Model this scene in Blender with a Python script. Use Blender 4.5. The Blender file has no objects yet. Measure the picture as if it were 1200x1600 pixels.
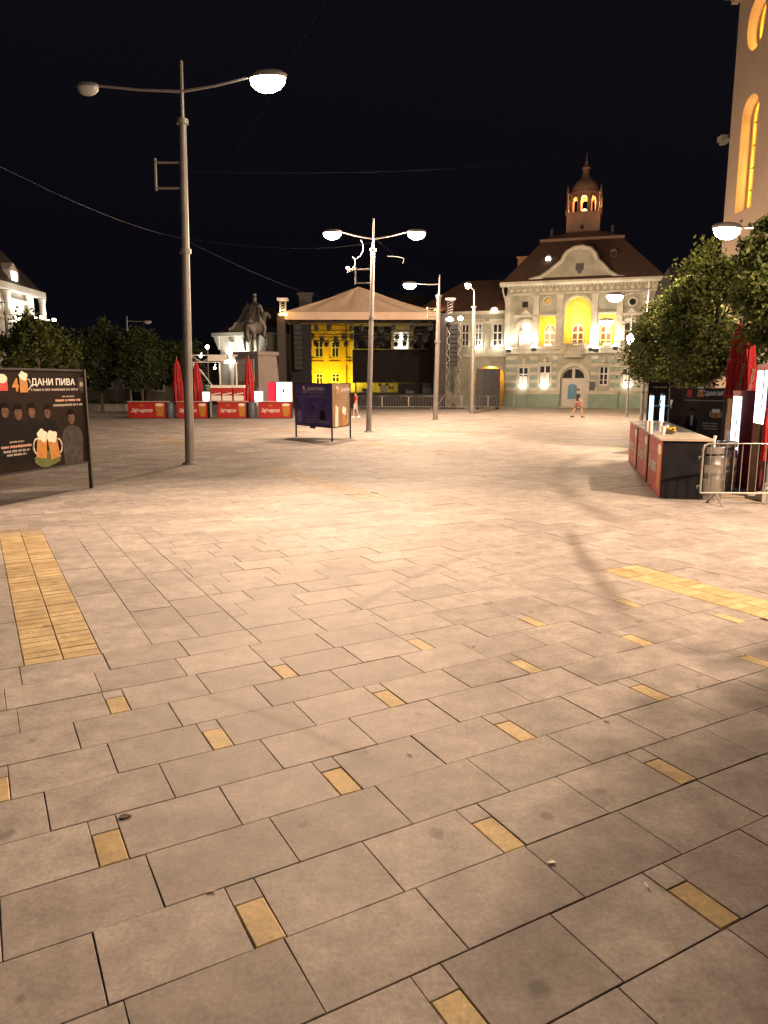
import bpy, bmesh, math, random
import numpy as np
from mathutils import Vector, Matrix
from mathutils.geometry import tessellate_polygon

# ------------------------------------------------------------------ camera
sc = bpy.context.scene
FPX, YH, CAMH = 1150.0, 598.0, 2.137          # focal length and horizon row in photo pixels (1200x1600), eye height in m
PITCH = math.atan((800 - YH) / FPX)
cam = bpy.data.cameras.new('camera')
cam.sensor_fit = 'VERTICAL'
cam.sensor_height = 36.0
cam.lens = 36.0 * FPX / 1600.0
cam.clip_start = 0.1
cam.clip_end = 3000
cam_ob = bpy.data.objects.new('camera', cam)
sc.collection.objects.link(cam_ob)
cam_ob.location = (0, 0, CAMH)
cam_ob.rotation_euler = (math.pi / 2 - PITCH, 0, 0)
sc.camera = cam_ob

# ------------------------------------------------------------------ night sky
world = bpy.data.worlds.new('World')
sc.world = world
world.use_nodes = True
wn = world.node_tree.nodes
wl = world.node_tree.links
sky = wn.new('ShaderNodeTexSky')
sky.sky_type = 'NISHITA'
sky.sun_disc = False
sky.sun_elevation = math.radians(-4.5)
sky.sun_rotation = math.radians(150)
sky.air_density = 1.0
bg = wn['Background']
wadd = wn.new('ShaderNodeMixRGB')
wadd.blend_type = 'ADD'
wadd.inputs[0].default_value = 1.0
wadd.inputs[2].default_value = (0.020, 0.019, 0.034, 1)
wl.new(sky.outputs[0], wadd.inputs[1])
wl.new(wadd.outputs[0], bg.inputs[0])
bg.inputs[1].default_value = 0.14

# ------------------------------------------------------------------ exposure and sampling
sc.view_settings.view_transform = 'Standard'
sc.view_settings.look = 'None'
sc.view_settings.exposure = 0.0
sc.view_settings.gamma = 1.0
sc.view_settings.use_curve_mapping = False
sc.cycles.use_denoising = True
sc.cycles.max_bounces = 5
sc.cycles.diffuse_bounces = 3
sc.cycles.glossy_bounces = 2
sc.cycles.transmission_bounces = 4
sc.cycles.sample_clamp_indirect = 3.0
sc.cycles.use_light_tree = True

# ------------------------------------------------------------------ pixel helpers
def ray(px, py):
    u = (px - 600) / FPX
    v = -(py - 800) / FPX
    return u, math.cos(PITCH) + v * math.sin(PITCH), -math.sin(PITCH) + v * math.cos(PITCH)

def G(px, py, z=0.0):
    """point of the ground (or of the level z) seen at a pixel"""
    x, y, d = ray(px, py)
    t = (z - CAMH) / d
    return Vector((x * t, y * t, z))

def D(px, py, Y):
    """point at forward distance Y seen at a pixel"""
    x, y, d = ray(px, py)
    t = Y / y
    return Vector((x * t, Y, CAMH + d * t))

class Plane:
    """vertical plane through ground points A and B; uz() gives metres along and up at a pixel"""
    def __init__(s, A, B):
        s.A = Vector((A[0], A[1], 0)); s.B = Vector((B[0], B[1], 0))
        s.d = (s.B - s.A).normalized()
        s.n = Vector((-s.d.y, s.d.x, 0))
        s.rz = math.atan2(s.d.y, s.d.x)
    def uz(s, px, py):
        x, y, d = ray(px, py)
        t = (s.A.dot(s.n)) / (x * s.n.x + y * s.n.y)
        p = Vector((x * t, y * t, 0)) - s.A
        return p.dot(s.d), CAMH + d * t
    def u(s, px, py=560): return s.uz(px, py)[0]
    def z(s, px, py): return s.uz(px, py)[1]

# ------------------------------------------------------------------ mesh helpers
C = sc.collection
rnd = random.Random(7)

class MB:
    def __init__(s): s.v = []; s.f = []
    def add(s, vs, fs):
        o = len(s.v); s.v += [tuple(p) for p in vs]; s.f += [tuple(i + o for i in q) for q in fs]; return s
    def box(s, x0, x1, y0, y1, z0, z1):
        return s.add([(x0,y0,z0),(x1,y0,z0),(x1,y1,z0),(x0,y1,z0),(x0,y0,z1),(x1,y0,z1),(x1,y1,z1),(x0,y1,z1)],
                     [(3,2,1,0),(4,5,6,7),(0,1,5,4),(1,2,6,5),(2,3,7,6),(3,0,4,7)])
    def cbox(s, c, sz): return s.box(c[0]-sz[0]/2, c[0]+sz[0]/2, c[1]-sz[1]/2, c[1]+sz[1]/2, c[2]-sz[2]/2, c[2]+sz[2]/2)
    def bar(s, a, b, w, h=None):
        """square bar between two points"""
        return s.tube([a, b], [w * .7071, w * .7071], 4)
    def tube(s, pts, rads, n=8, caps=True):
        pts = [Vector(p) for p in pts]
        if not isinstance(rads, (list, tuple)): rads = [rads] * len(pts)
        o = len(s.v); k = len(pts)
        ref = None
        for i, p in enumerate(pts):
            a = pts[max(i - 1, 0)]; b = pts[min(i + 1, k - 1)]
            d = (b - a).normalized()
            if ref is None:
                ref = Vector((0, 0, 1)) if abs(d.z) < .9 else Vector((1, 0, 0))
            x = d.cross(ref).normalized(); y = d.cross(x).normalized(); ref = -(d.cross(x)) if False else ref
            for j in range(n):
                t = 2 * math.pi * (j + .5) / n
                q = p + (x * math.cos(t) + y * math.sin(t)) * rads[i]
                s.v.append(tuple(q))
        for i in range(k - 1):
            for j in range(n):
                s.f.append((o+i*n+j, o+i*n+(j+1)%n, o+(i+1)*n+(j+1)%n, o+(i+1)*n+j))
        if caps:
            s.f.append(tuple(o + j for j in range(n - 1, -1, -1)))
            s.f.append(tuple(o + (k-1)*n + j for j in range(n)))
        return s
    def lathe(s, prof, n=16, c=(0, 0, 0), phase=0.0):
        o = len(s.v); k = len(prof)
        for r, z in prof:
            for j in range(n):
                t = 2 * math.pi * (j + phase) / n
                s.v.append((c[0] + r * math.cos(t), c[1] + r * math.sin(t), c[2] + z))
        for i in range(k - 1):
            for j in range(n):
                s.f.append((o+i*n+j, o+i*n+(j+1)%n, o+(i+1)*n+(j+1)%n, o+(i+1)*n+j))
        s.f.append(tuple(o + j for j in range(n - 1, -1, -1)))
        s.f.append(tuple(o + (k-1)*n + j for j in range(n)))
        return s
    def prism(s, poly, y0, y1):
        """polygon in x,z pushed from y0 (front) to y1"""
        n = len(poly)
        ar = sum(poly[i][0]*poly[(i+1)%n][1]-poly[(i+1)%n][0]*poly[i][1] for i in range(n))
        if ar < 0: poly = poly[::-1]
        o = len(s.v)
        s.v += [(a, y0, b) for a, b in poly] + [(a, y1, b) for a, b in poly]
        s.f.append(tuple(o + i for i in range(n)))
        s.f.append(tuple(o + n + i for i in range(n - 1, -1, -1)))
        for i in range(n):
            j = (i + 1) % n
            s.f.append((o + j, o + i, o + n + i, o + n + j))
        return s
    def plate(s, poly, z0, z1):
        """polygon in x,y pushed from z0 up to z1"""
        n = len(poly)
        ar = sum(poly[i][0]*poly[(i+1)%n][1]-poly[(i+1)%n][0]*poly[i][1] for i in range(n))
        if ar < 0: poly = poly[::-1]
        o = len(s.v)
        s.v += [(a, b, z0) for a, b in poly] + [(a, b, z1) for a, b in poly]
        s.f.append(tuple(o + i for i in range(n - 1, -1, -1)))
        s.f.append(tuple(o + n + i for i in range(n)))
        for i in range(n):
            j = (i + 1) % n
            s.f.append((o + i, o + j, o + n + j, o + n + i))
        return s
    def wall(s, outer, holes, y0, y1):
        """wall in x,z with openings; reveals run from y0 to y1"""
        rings = [[Vector((a, b, 0)) for a, b in outer]] + [[Vector((a, b, 0)) for a, b in h] for h in holes]
        tris = tessellate_polygon(rings)
        flat = [p for r in rings for p in r]
        o = len(s.v)
        s.v += [(p.x, y0, p.y) for p in flat]
        for t in tris:
            a, b, c = (flat[i] for i in t)
            if (b - a).cross(c - a).z < 0: t = (t[0], t[2], t[1])
            s.f.append(tuple(o + i for i in t))
        o2 = len(s.v)
        s.v += [(p.x, y1, p.y) for p in flat]
        b = 0
        for r in rings:
            n = len(r)
            for i in range(n):
                j = (i + 1) % n
                s.f.append((o + b + j, o + b + i, o2 + b + i, o2 + b + j))
            b += n
        return s
    def xf(s, m):
        s.v = [tuple(m @ Vector(p)) for p in s.v]; return s
    def build(s, name, mat, parent=None, smooth=False, loc=None, rz=0):
        me = bpy.data.meshes.new(name)
        me.from_pydata(s.v, [], s.f)
        if isinstance(mat, (list, tuple)):
            for m in mat: me.materials.append(m)
        elif mat: me.materials.append(mat)
        if smooth:
            me.polygons.foreach_set('use_smooth', [True] * len(me.polygons))
            try: me.set_sharp_from_angle(angle=math.radians(40))
            except Exception: pass
        o = bpy.data.objects.new(name, me)
        C.objects.link(o)
        if parent: o.parent = parent
        if loc is not None: o.location = loc
        if rz: o.rotation_euler = (0, 0, rz)
        return o

def rect(x0, x1, z0, z1): return [(x0, z0), (x1, z0), (x1, z1), (x0, z1)]
def arch(x0, x1, z0, z1, n=12, rise=None):
    """opening with a round head; z1 is the crown"""
    r = (x1 - x0) / 2; h = rise or r
    cx = (x0 + x1) / 2
    return [(x0, z0), (x1, z0)] + [(cx + r*math.cos(math.pi*i/n), z1 - h + h*math.sin(math.pi*i/n)) for i in range(n + 1)]
def disc(cx, cz, rx, rz_=None, n=20):
    rz_ = rz_ or rx
    return [(cx + rx*math.cos(2*math.pi*i/n), cz + rz_*math.sin(2*math.pi*i/n)) for i in range(n)]

def tag(o, label=None, cat=None, group=None, kind=None):
    if label: o['label'] = label
    if cat: o['category'] = cat
    if group: o['group'] = group
    if kind: o['kind'] = kind
    return o
def thing(name, label, cat, loc=(0, 0, 0), rz=0.0, group=None):
    o = bpy.data.objects.new(name, None)
    o.empty_display_size = .2
    C.objects.link(o)
    o.location = loc; o.rotation_euler = (0, 0, rz)
    return tag(o, label, cat, group)
def copy_tree(o, parent=None):
    c = o.copy(); C.objects.link(c); c.parent = parent
    for ch in [x for x in o.children]: copy_tree(ch, c)
    return c

def text(name, body, size, mat, parent, loc, rot=(math.pi/2, 0, 0), bold=0.0, shear=0.0, width=None, depth=.0015, align='CENTER'):
    cu = bpy.data.curves.new(name, 'FONT')
    cu.body = body; cu.size = size; cu.extrude = depth; cu.offset = bold; cu.shear = shear
    cu.align_x = align; cu.align_y = 'CENTER'; cu.resolution_u = 3
    t = bpy.data.objects.new(name, cu); C.objects.link(t)
    dg = bpy.context.evaluated_depsgraph_get(); dg.update()
    me = bpy.data.meshes.new_from_object(t.evaluated_get(dg))
    bpy.data.objects.remove(t); bpy.data.curves.remove(cu)
    me.name = name
    me.materials.clear(); me.materials.append(mat)
    if width and len(me.vertices):
        xs = [v.co.x for v in me.vertices]; k = width / max(1e-6, max(xs) - min(xs))
        for v in me.vertices: v.co.x *= k
    o = bpy.data.objects.new(name, me); C.objects.link(o)
    o.parent = parent; o.location = loc; o.rotation_euler = rot
    return o

def lamp_light(kind, name, parent, loc, power, col, size=.1, rot=None, spot=150, blend=.5):
    l = bpy.data.lights.new(name, kind)
    l.energy = power; l.color = col
    if kind == 'AREA':
        l.size = size
    else:
        l.shadow_soft_size = size
    if kind == 'SPOT':
        l.spot_size = math.radians(spot); l.spot_blend = blend
    o = bpy.data.objects.new(name, l); C.objects.link(o)
    o.parent = parent; o.location = loc
    if rot: o.rotation_euler = rot
    return o
def aim(frm, to):
    return (Vector(to) - Vector(frm)).to_track_quat('-Z', 'Y').to_euler()

# ------------------------------------------------------------------ materials
MATS = {}
def mat(name, col, rough=.6, metal=0.0, var=.18, scale=5.0, bump=.0, emit=None, estr=0.0, spec=.5, coat=0.0):
    if name in MATS: return MATS[name]
    m = bpy.data.materials.new(name); m.use_nodes = True
    nt = m.node_tree; n = nt.nodes; b = n['Principled BSDF']
    b.inputs['Roughness'].default_value = rough
    b.inputs['Metallic'].default_value = metal
    b.inputs['Specular IOR Level'].default_value = spec
    if coat: b.inputs['Coat Weight'].default_value = coat
    c4 = (*col, 1)
    if var > 0:
        geo = n.new('ShaderNodeNewGeometry')
        no = n.new('ShaderNodeTexNoise'); no.inputs['Scale'].default_value = scale; no.inputs['Detail'].default_value = 5
        no.inputs['Roughness'].default_value = .65
        nt.links.new(geo.outputs['Position'], no.inputs['Vector'])
        r = n.new('ShaderNodeMapRange'); r.inputs[1].default_value = .3; r.inputs[2].default_value = .7
        r.inputs[3].default_value = 1 - var; r.inputs[4].default_value = 1 + var
        nt.links.new(no.outputs['Fac'], r.inputs[0])
        mx = n.new('ShaderNodeMixRGB'); mx.blend_type = 'MULTIPLY'; mx.inputs[0].default_value = 1
        mx.inputs[1].default_value = c4
        nt.links.new(r.outputs[0], mx.inputs[2])
        nt.links.new(mx.outputs[0], b.inputs['Base Color'])
        if bump:
            bp = n.new('ShaderNodeBump'); bp.inputs['Strength'].default_value = bump; bp.inputs['Distance'].default_value = .02
            nt.links.new(no.outputs['Fac'], bp.inputs['Height'])
            nt.links.new(bp.outputs[0], b.inputs['Normal'])
    else:
        b.inputs['Base Color'].default_value = c4
    if emit:
        b.inputs['Emission Color'].default_value = (*emit, 1)
        b.inputs['Emission Strength'].default_value = estr
    MATS[name] = m
    return m

WARM = (1.0, .69, .46)
COOL = (1.0, .90, .72)
m_metal = mat('galvanised_steel', (.24, .225, .215), .5, .4, .15, 3)
m_darkmetal = mat('dark_metal', (.022, .02, .02), .55, .2, .2, 8)
m_black = mat('black_cloth', (.012, .012, .013), .85, 0, .3, 4, .2)
m_glow = mat('lamp_bowl', (.9, .9, .85), .4, 0, 0, emit=(1, .88, .66), estr=60)
m_glowoff = mat('lamp_bowl_unlit', (.45, .45, .43), .3, 0, 0)
m_white = mat('white_paint', (.78, .77, .73), .5, 0, .08, 3)
m_red = mat('red_print', (.40, .022, .018), .5, 0, .22, 3)
m_redcloth = mat('red_canvas', (.33, .009, .011), .8, 0, .3, 6, .4)
m_wood = mat('brown_wood', (.20, .12, .07), .65, 0, .3, 9, .2)
m_cream = mat('cream_print', (.75, .66, .52), .6, 0, .05, 3)
m_textwhite = mat('white_lettering', (.80, .79, .77), .6, 0, 0)
m_amber = mat('amber_print', (.46, .19, .03), .5, 0, .25, 14)
m_foam = mat('foam_print', (.78, .70, .55), .6, 0, .12, 20)
m_skin = mat('skin', (.48, .28, .19), .55, 0, .08, 10)
m_screen = mat('display_face', (.8, .85, .9), .3, 0, 0, emit=(.82, .93, 1), estr=4.5)
m_bluescreen = mat('blue_tube', (.5, .7, .9), .3, 0, 0, emit=(.42, .74, 1), estr=2.6)
m_glass = mat('window_glass', (.035, .035, .04), .08, 0, 0)
m_concrete = mat('concrete', (.34, .32, .29), .8, 0, .2, 4, .2)
# ------------------------------------------------------------------ ground and paving
MT = math.radians(29.0)
TV = Vector((math.cos(MT), math.sin(MT), 0)); NV = Vector((-math.sin(MT), math.cos(MT), 0))

def stone_mat(name, c1, c2, island, scale=1.0, stain=True):
    m = bpy.data.materials.new(name); m.use_nodes = True
    nt = m.node_tree; n = nt.nodes; L = nt.links; b = n['Principled BSDF']
    geo = n.new('ShaderNodeNewGeometry')
    if island: src = geo.outputs['Random Per Island']
    else:
        oi = n.new('ShaderNodeObjectInfo'); src = oi.outputs['Random']
    mx = n.new('ShaderNodeMixRGB'); mx.inputs[1].default_value = (*c1, 1); mx.inputs[2].default_value = (*c2, 1)
    L.new(src, mx.inputs[0])
    col = mx.outputs[0]
    def noise(sc_, det, lo, hi, a, bb, col, rough=.6):
        no = n.new('ShaderNodeTexNoise'); no.inputs['Scale'].default_value = sc_; no.inputs['Detail'].default_value = det
        no.inputs['Roughness'].default_value = rough
        L.new(geo.outputs['Position'], no.inputs['Vector'])
        r = n.new('ShaderNodeMapRange'); r.inputs[1].default_value = lo; r.inputs[2].default_value = hi
        r.inputs[3].default_value = a; r.inputs[4].default_value = bb
        L.new(no.outputs['Fac'], r.inputs[0])
        k = n.new('ShaderNodeMixRGB'); k.blend_type = 'MULTIPLY'; k.inputs[0].default_value = 1
        L.new(col, k.inputs[1]); L.new(r.outputs[0], k.inputs[2])
        return k.outputs[0], no.outputs['Fac']
    col, f0 = noise(420, 2, .3, .7, .84, 1.14, col)
    col, f1 = noise(45, 6, .3, .7, .76, 1.20, col, .72)
    col, f2 = noise(5.0, 9, .34, .66, .70, 1.18, col, .70)
    col, f3 = noise(.7, 6, .36, .66, .82, 1.10, col)
    if stain:
        # small dark spots trodden into the stone
        vo = n.new('ShaderNodeTexVoronoi'); vo.inputs['Scale'].default_value = 3.4; vo.inputs['Randomness'].default_value = 1
        wob = n.new('ShaderNodeTexNoise'); wob.inputs['Scale'].default_value = 14
        L.new(geo.outputs['Position'], wob.inputs['Vector'])
        wm = n.new('ShaderNodeMixRGB'); wm.blend_type = 'ADD'; wm.inputs[0].default_value = .06
        L.new(geo.outputs['Position'], wm.inputs[1]); L.new(wob.outputs['Color'], wm.inputs[2])
        L.new(wm.outputs[0], vo.inputs['Vector'])
        sp = n.new('ShaderNodeSeparateColor'); L.new(vo.outputs['Color'], sp.inputs[0])
        rad = n.new('ShaderNodeMapRange'); rad.inputs[1].default_value = .45; rad.inputs[2].default_value = 1
        rad.inputs[3].default_value = .0; rad.inputs[4].default_value = .15
        L.new(sp.outputs[0], rad.inputs[0])
        sub = n.new('ShaderNodeMath'); sub.operation = 'SUBTRACT'
        L.new(vo.outputs['Distance'], sub.inputs[0]); L.new(rad.outputs[0], sub.inputs[1])
        sr = n.new('ShaderNodeMapRange'); sr.inputs[1].default_value = -.04; sr.inputs[2].default_value = .05
        sr.inputs[3].default_value = .62; sr.inputs[4].default_value = 1
        L.new(sub.outputs[0], sr.inputs[0])
        k = n.new('ShaderNodeMixRGB'); k.blend_type = 'MULTIPLY'; k.inputs[0].default_value = 1
        L.new(col, k.inputs[1]); L.new(sr.outputs[0], k.inputs[2]); col = k.outputs[0]
        # long tyre rubs in wide arcs
        def arc(cx, cy, R, w, strength, col, mid, lim):
            vm = n.new('ShaderNodeVectorMath'); vm.operation = 'DISTANCE'; vm.inputs[1].default_value = (cx, cy, 0)
            L.new(geo.outputs['Position'], vm.inputs[0])
            s1 = n.new('ShaderNodeMath'); s1.operation = 'SUBTRACT'; s1.inputs[1].default_value = R
            L.new(vm.outputs['Value'], s1.inputs[0])
            ab = n.new('ShaderNodeMath'); ab.operation = 'ABSOLUTE'; L.new(s1.outputs[0], ab.inputs[0])
            mr = n.new('ShaderNodeMapRange'); mr.interpolation_type = 'SMOOTHSTEP'
            mr.inputs[1].default_value = 0; mr.inputs[2].default_value = w; mr.inputs[3].default_value = 1; mr.inputs[4].default_value = 0
            L.new(ab.outputs[0], mr.inputs[0])
            br = n.new('ShaderNodeTexNoise'); br.inputs['Scale'].default_value = .9; br.inputs['Detail'].default_value = 4
            L.new(geo.outputs['Position'], br.inputs['Vector'])
            b2 = n.new('ShaderNodeMapRange'); b2.inputs[1].default_value = .30; b2.inputs[2].default_value = .60
            b2.inputs[3].default_value = strength*.35; b2.inputs[4].default_value = strength
            L.new(br.outputs['Fac'], b2.inputs[0])
            mu = n.new('ShaderNodeMath'); mu.operation = 'MULTIPLY'; L.new(mr.outputs[0], mu.inputs[0]); L.new(b2.outputs[0], mu.inputs[1])
            v2 = n.new('ShaderNodeVectorMath'); v2.operation = 'DISTANCE'; v2.inputs[1].default_value = (mid[0], mid[1], 0)
            L.new(geo.outputs['Position'], v2.inputs[0])
            m2 = n.new('ShaderNodeMapRange'); m2.interpolation_type = 'SMOOTHSTEP'
            m2.inputs[1].default_value = lim*.6; m2.inputs[2].default_value = lim; m2.inputs[3].default_value = 1; m2.inputs[4].default_value = 0
            L.new(v2.outputs['Value'], m2.inputs[0])
            m3 = n.new('ShaderNodeMath'); m3.operation = 'MULTIPLY'; L.new(mu.outputs[0], m3.inputs[0]); L.new(m2.outputs[0], m3.inputs[1]); mu = m3
            k = n.new('ShaderNodeMixRGB'); L.new(mu.outputs[0], k.inputs[0]); L.new(col, k.inputs[1]); k.inputs[2].default_value = (.10, .075, .06, 1)
            return k.outputs[0]
        def circ(p, q, r):
            ax, ay, bx, by, cx, cy = p.x, p.y, q.x, q.y, r.x, r.y
            d = 2*(ax*(by-cy) + bx*(cy-ay) + cx*(ay-by))
            ux = ((ax*ax+ay*ay)*(by-cy) + (bx*bx+by*by)*(cy-ay) + (cx*cx+cy*cy)*(ay-by))/d
            uy = ((ax*ax+ay*ay)*(cx-bx) + (bx*bx+by*by)*(ax-cx) + (cx*cx+cy*cy)*(bx-ax))/d
            return ux, uy, math.hypot(ax-ux, ay-uy)
        for (p, q, r, w, st_, lim) in ((G(938, 706), G(872, 745), G(965, 815), .42, .68, 8.0), (G(885, 822), G(918, 880), G(975, 958), .20, .80, 2.6),
                                       (G(700, 880), G(640, 905), G(560, 950), .10, .35, 2.2), (G(300, 1080), G(420, 1120), G(560, 1180), .07, .35, 1.2)):
            ux, uy, R_ = circ(p, q, r)
            col = arc(ux, uy, R_, w, st_, col, (q.x, q.y), lim)
    L.new(col, b.inputs['Base Color'])
    rr = n.new('ShaderNodeMapRange'); rr.inputs[1].default_value = .3; rr.inputs[2].default_value = .7
    rr.inputs[3].default_value = .62; rr.inputs[4].default_value = .74
    L.new(f2, rr.inputs[0]); L.new(rr.outputs[0], b.inputs['Roughness'])
    b.inputs['Specular IOR Level'].default_value = .30
    bp = n.new('ShaderNodeBump'); bp.inputs['Strength'].default_value = .22; bp.inputs['Distance'].default_value = .003
    L.new(f0, bp.inputs['Height']); L.new(bp.outputs[0], b.inputs['Normal'])
    return m

GC1, GC2 = (.296, .264, .242), (.384, .344, .316)
YC1, YC2 = (.43, .315, .15), (.55, .43, .23)
m_slab = stone_mat('grey_paving_stone', GC1, GC2, False)
m_slab_far = stone_mat('grey_paving_stone_joined', GC1, GC2, True)
m_ybrick = stone_mat('yellow_clay_paver', YC1, YC2, False, stain=True)
m_ybrick_far = stone_mat('worn_yellow_paver_joined', (.35, .285, .20), (.40, .33, .235), True, stain=False)
m_joint = mat('joint_sand', (.115, .084, .063), .95, 0, .7, 2.2, .2)
m_earth = mat('distant_asphalt', (.10, .095, .09), .9, 0, .2, 1)

TOP = 0.0
gnd = MB().plate([(-900, -60), (900, -60), (900, 1500), (-900, 1500)], -.12, -.030)
tag(gnd.build('ground', m_earth), kind='structure')
pave = MB().plate([(-46, -6), (60, -6), (60, 76), (-46, 76)], -.026, -.010).build('square_pavement', m_joint)
tag(pave, kind='structure')

def strip_zone(t, n_):
    """yellow marker strips: two bricks wide, six metres long, set out like a chequerboard"""
    i = math.floor((t + 2.55) / 6.0)
    t0 = .18 + 6.03 * i
    if not (t0 - 1e-6 <= t <= t0 + .54): return None
    lo = 6.17 if i % 2 == 0 else .2
    ph = (n_ - lo) % 12.0
    return (i, t0, lo) if ph <= 5.9 else None

def strip_cover(t_a, t_b, n_a, n_b):
    out = []
    for i in range(-8, 9):
        t0 = .18 + 6.03 * i; t1 = t0 + .56
        if t1 <= t_a or t0 >= t_b: continue
        lo = 6.17 if i % 2 == 0 else .2
        nm = (n_a + n_b) / 2
        if (nm - lo) % 12.0 <= 5.9: out.append((t0, t1))
    return out

slabs = []     # (t0,t1,n0,n1,kind)
prng = random.Random(21)
def lay(t_a, t_b, n_a, n_b, kind='g'):
    """one slab, cut where a yellow strip crosses it"""
    segs = [(t_a, t_b)]
    for s0, s1 in strip_cover(t_a, t_b, n_a, n_b):
        nx = []
        for a, b in segs:
            if s0 > a: nx.append((a, min(b, s0)))
            if s1 < b: nx.append((max(a, s1), b))
        segs = nx
    for a, b in segs:
        if b - a > .05: slabs.append((a, b, n_a, n_b, kind))
KMIN, KMAX = -12, 220
for k in range(KMIN, KMAX):
    n0 = .4 * k + .015; n1 = n0 + .4
    ta, tb = -32, 62
    if k <= 12 and k % 2 == 0:
        a = 1.225 + .75 * (k - 4) / 2 - 1.2 * 30
        while a < tb:
            if a > ta:
                if n1 > -2 and a < 14:
                    lay(a, a + .13, n0 + .268, n1, 'g'); lay(a, a + .13, n0, n0 + .268, 'y')
                else: lay(a, a + .13, n0, n1, 'g')
                lay(a + .13, a + .665, n0, n1); lay(a + .665, a + 1.2, n0, n1)
            a += 1.2
        continue
    if k <= 14: off = .29 + .235 * (k - 5) / 2
    else: off = prng.choice([0, .1, .2, .3, .4, .5])
    a = off - .6 * 60
    while a < tb:
        if a > ta: lay(a, a + .6, n0, n1)
        a += .6
# beside the strip on the left the slabs run along it
col_lo, col_hi = 6.17, 11.9
zone = [(-1.02, .18), (.74, 1.94)]
keep = []
for s in slabs:
    tc = (s[0] + s[1]) / 2; nc = (s[2] + s[3]) / 2
    if col_lo < nc < col_hi:
        cut = False
        for z0, z1 in zone:
            if s[1] > z0 + 1e-4 and s[0] < z1 - 1e-4:
                cut = True
                if s[0] < z0 - .05: keep.append((s[0], z0, s[2], s[3], 'g'))
                if s[1] > z1 + .05: keep.append((z1, s[1], s[2], s[3], 'g'))
        if not cut: keep.append(s)
    else: keep.append(s)
slabs = keep
klo = min(.4*k+.015 for k in range(0, 60) if .4*k+.215 > col_lo); khi = max(.4*k+.415 for k in range(0, 60) if .4*k+.215 < col_hi)
for z0, z1 in zone:
    for c in range(3):
        a = klo - prng.choice([0, .2, .4])
        while a < khi - .02:
            lo, hi = max(a, klo), min(a + .6, khi)
            if hi - lo > .04: slabs.append((z0 + .4*c, z0 + .4*(c+1), lo, hi, 'g'))
            a += .6
# yellow strip bricks
for i in range(-6, 9):
    t0 = .18 + 6.03 * i
    lo = 6.17 if i % 2 == 0 else .2
    for rep in range(-1, 6):
        if i < -1 or i > 3: pass
        base = lo + 12 * rep
        # rows of slabs whose middle lies in the strip were cut; fill exactly those rows
        rows = [k for k in range(KMIN, KMAX) if 0 <= (.4*k + .215 - lo) % 12.0 <= 5.9 and base - .3 <= .4*k + .215 <= base + 6.1]
        if not rows: continue
        na, nb = .4*rows[0] + .015, .4*(rows[-1] + 1) + .015
        cnt = max(1, round((nb - na) / .134)); d = (nb - na) / cnt
        for r in range(cnt):
            sh = .0
            slabs.append((t0 + .0, t0 + .28, na + r*d, na + (r+1)*d, 'y'))
            slabs.append((t0 + .28, t0 + .56, na + r*d, na + (r+1)*d, 'y'))

def visible(p):
    y = p.y
    if y < .9: return None
    d = Vector((p.x, p.y, -CAMH))
    # camera space
    fwd = Vector((0, math.cos(PITCH), -math.sin(PITCH))); up = Vector((0, math.sin(PITCH), math.cos(PITCH)))
    z = d.dot(fwd)
    if z <= .2: return None
    x = d.x / z * FPX + 600; yy = 800 - d.dot(up) / z * FPX
    return (x, yy, z)
GAP = .0017
near, far = [], []
for s in slabs:
    c = TV * ((s[0]+s[1])/2) + NV * ((s[2]+s[3])/2)
    if not (-46 < c.x < 60 and -6 < c.y < 76): continue
    v = visible(c)
    if v and -140 < v[0] < 1340 and v[1] < 1720: near.append((v[2], s, c))
    elif -3 < c.y < 76 and abs(c.x) < 40: far.append((s, c))
near.sort(key=lambda a: a[0])
piece_rng = random.Random(5)
cache = {}
def slab_mesh(w, h, m, tag_):
    """block lying flat: level top, soft arris, sides down to the bed"""
    key = (round(w, 3), round(h, 3), tag_)
    if key in cache: return cache[key]
    b = .0022 if tag_ == 'g' else .006
    x, y = w/2 - GAP, h/2 - GAP
    vs = [(-x,-y,-.016),(x,-y,-.016),(x,y,-.016),(-x,y,-.016),
          (-x,-y,-b),(x,-y,-b),(x,y,-b),(-x,y,-b),
          (-x+b,-y+b,0),(x-b,-y+b,0),(x-b,y-b,0),(-x+b,y-b,0)]
    fs = [(8,9,10,11)]
    for i in range(4):
        j = (i+1) % 4
        fs += [(4+i,4+j,8+j,8+i),(i,j,4+j,4+i)]
    me = bpy.data.meshes.new('paving_slab' if tag_ == 'g' else 'yellow_brick')
    me.from_pydata(vs, [], fs); me.materials.append(m)
    cache[key] = me
    return me
ng = ny = 0
rest = {'g': MB(), 'y': MB()}
for dist, s, c in near:
    lim = 300
    if s[4] == 'g' and ng < lim or s[4] == 'y' and ny < lim and dist < 10.5:
        me = slab_mesh(s[1]-s[0], s[3]-s[2], m_slab if s[4] == 'g' else m_ybrick, s[4])
        nm = 'paving_slab' if s[4] == 'g' else 'yellow_brick'
        o = bpy.data.objects.new(nm, me); C.objects.link(o); o.parent = pave
        o.location = (c.x, c.y, piece_rng.uniform(-.0022, .0016) + (.001 if s[4] == 'y' else 0))
        o.rotation_euler = (piece_rng.gauss(0, .0016), piece_rng.gauss(0, .0016), MT + piece_rng.gauss(0, .0022))
        k_ = (.006 if s[4] == 'g' else .02); o.scale = (1 + piece_rng.uniform(-k_, k_*.35), 1 + piece_rng.uniform(-k_, k_*.35), 1)
        if s[4] == 'g': ng += 1
        else: ny += 1
    else: far.append((s, c))
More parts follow.
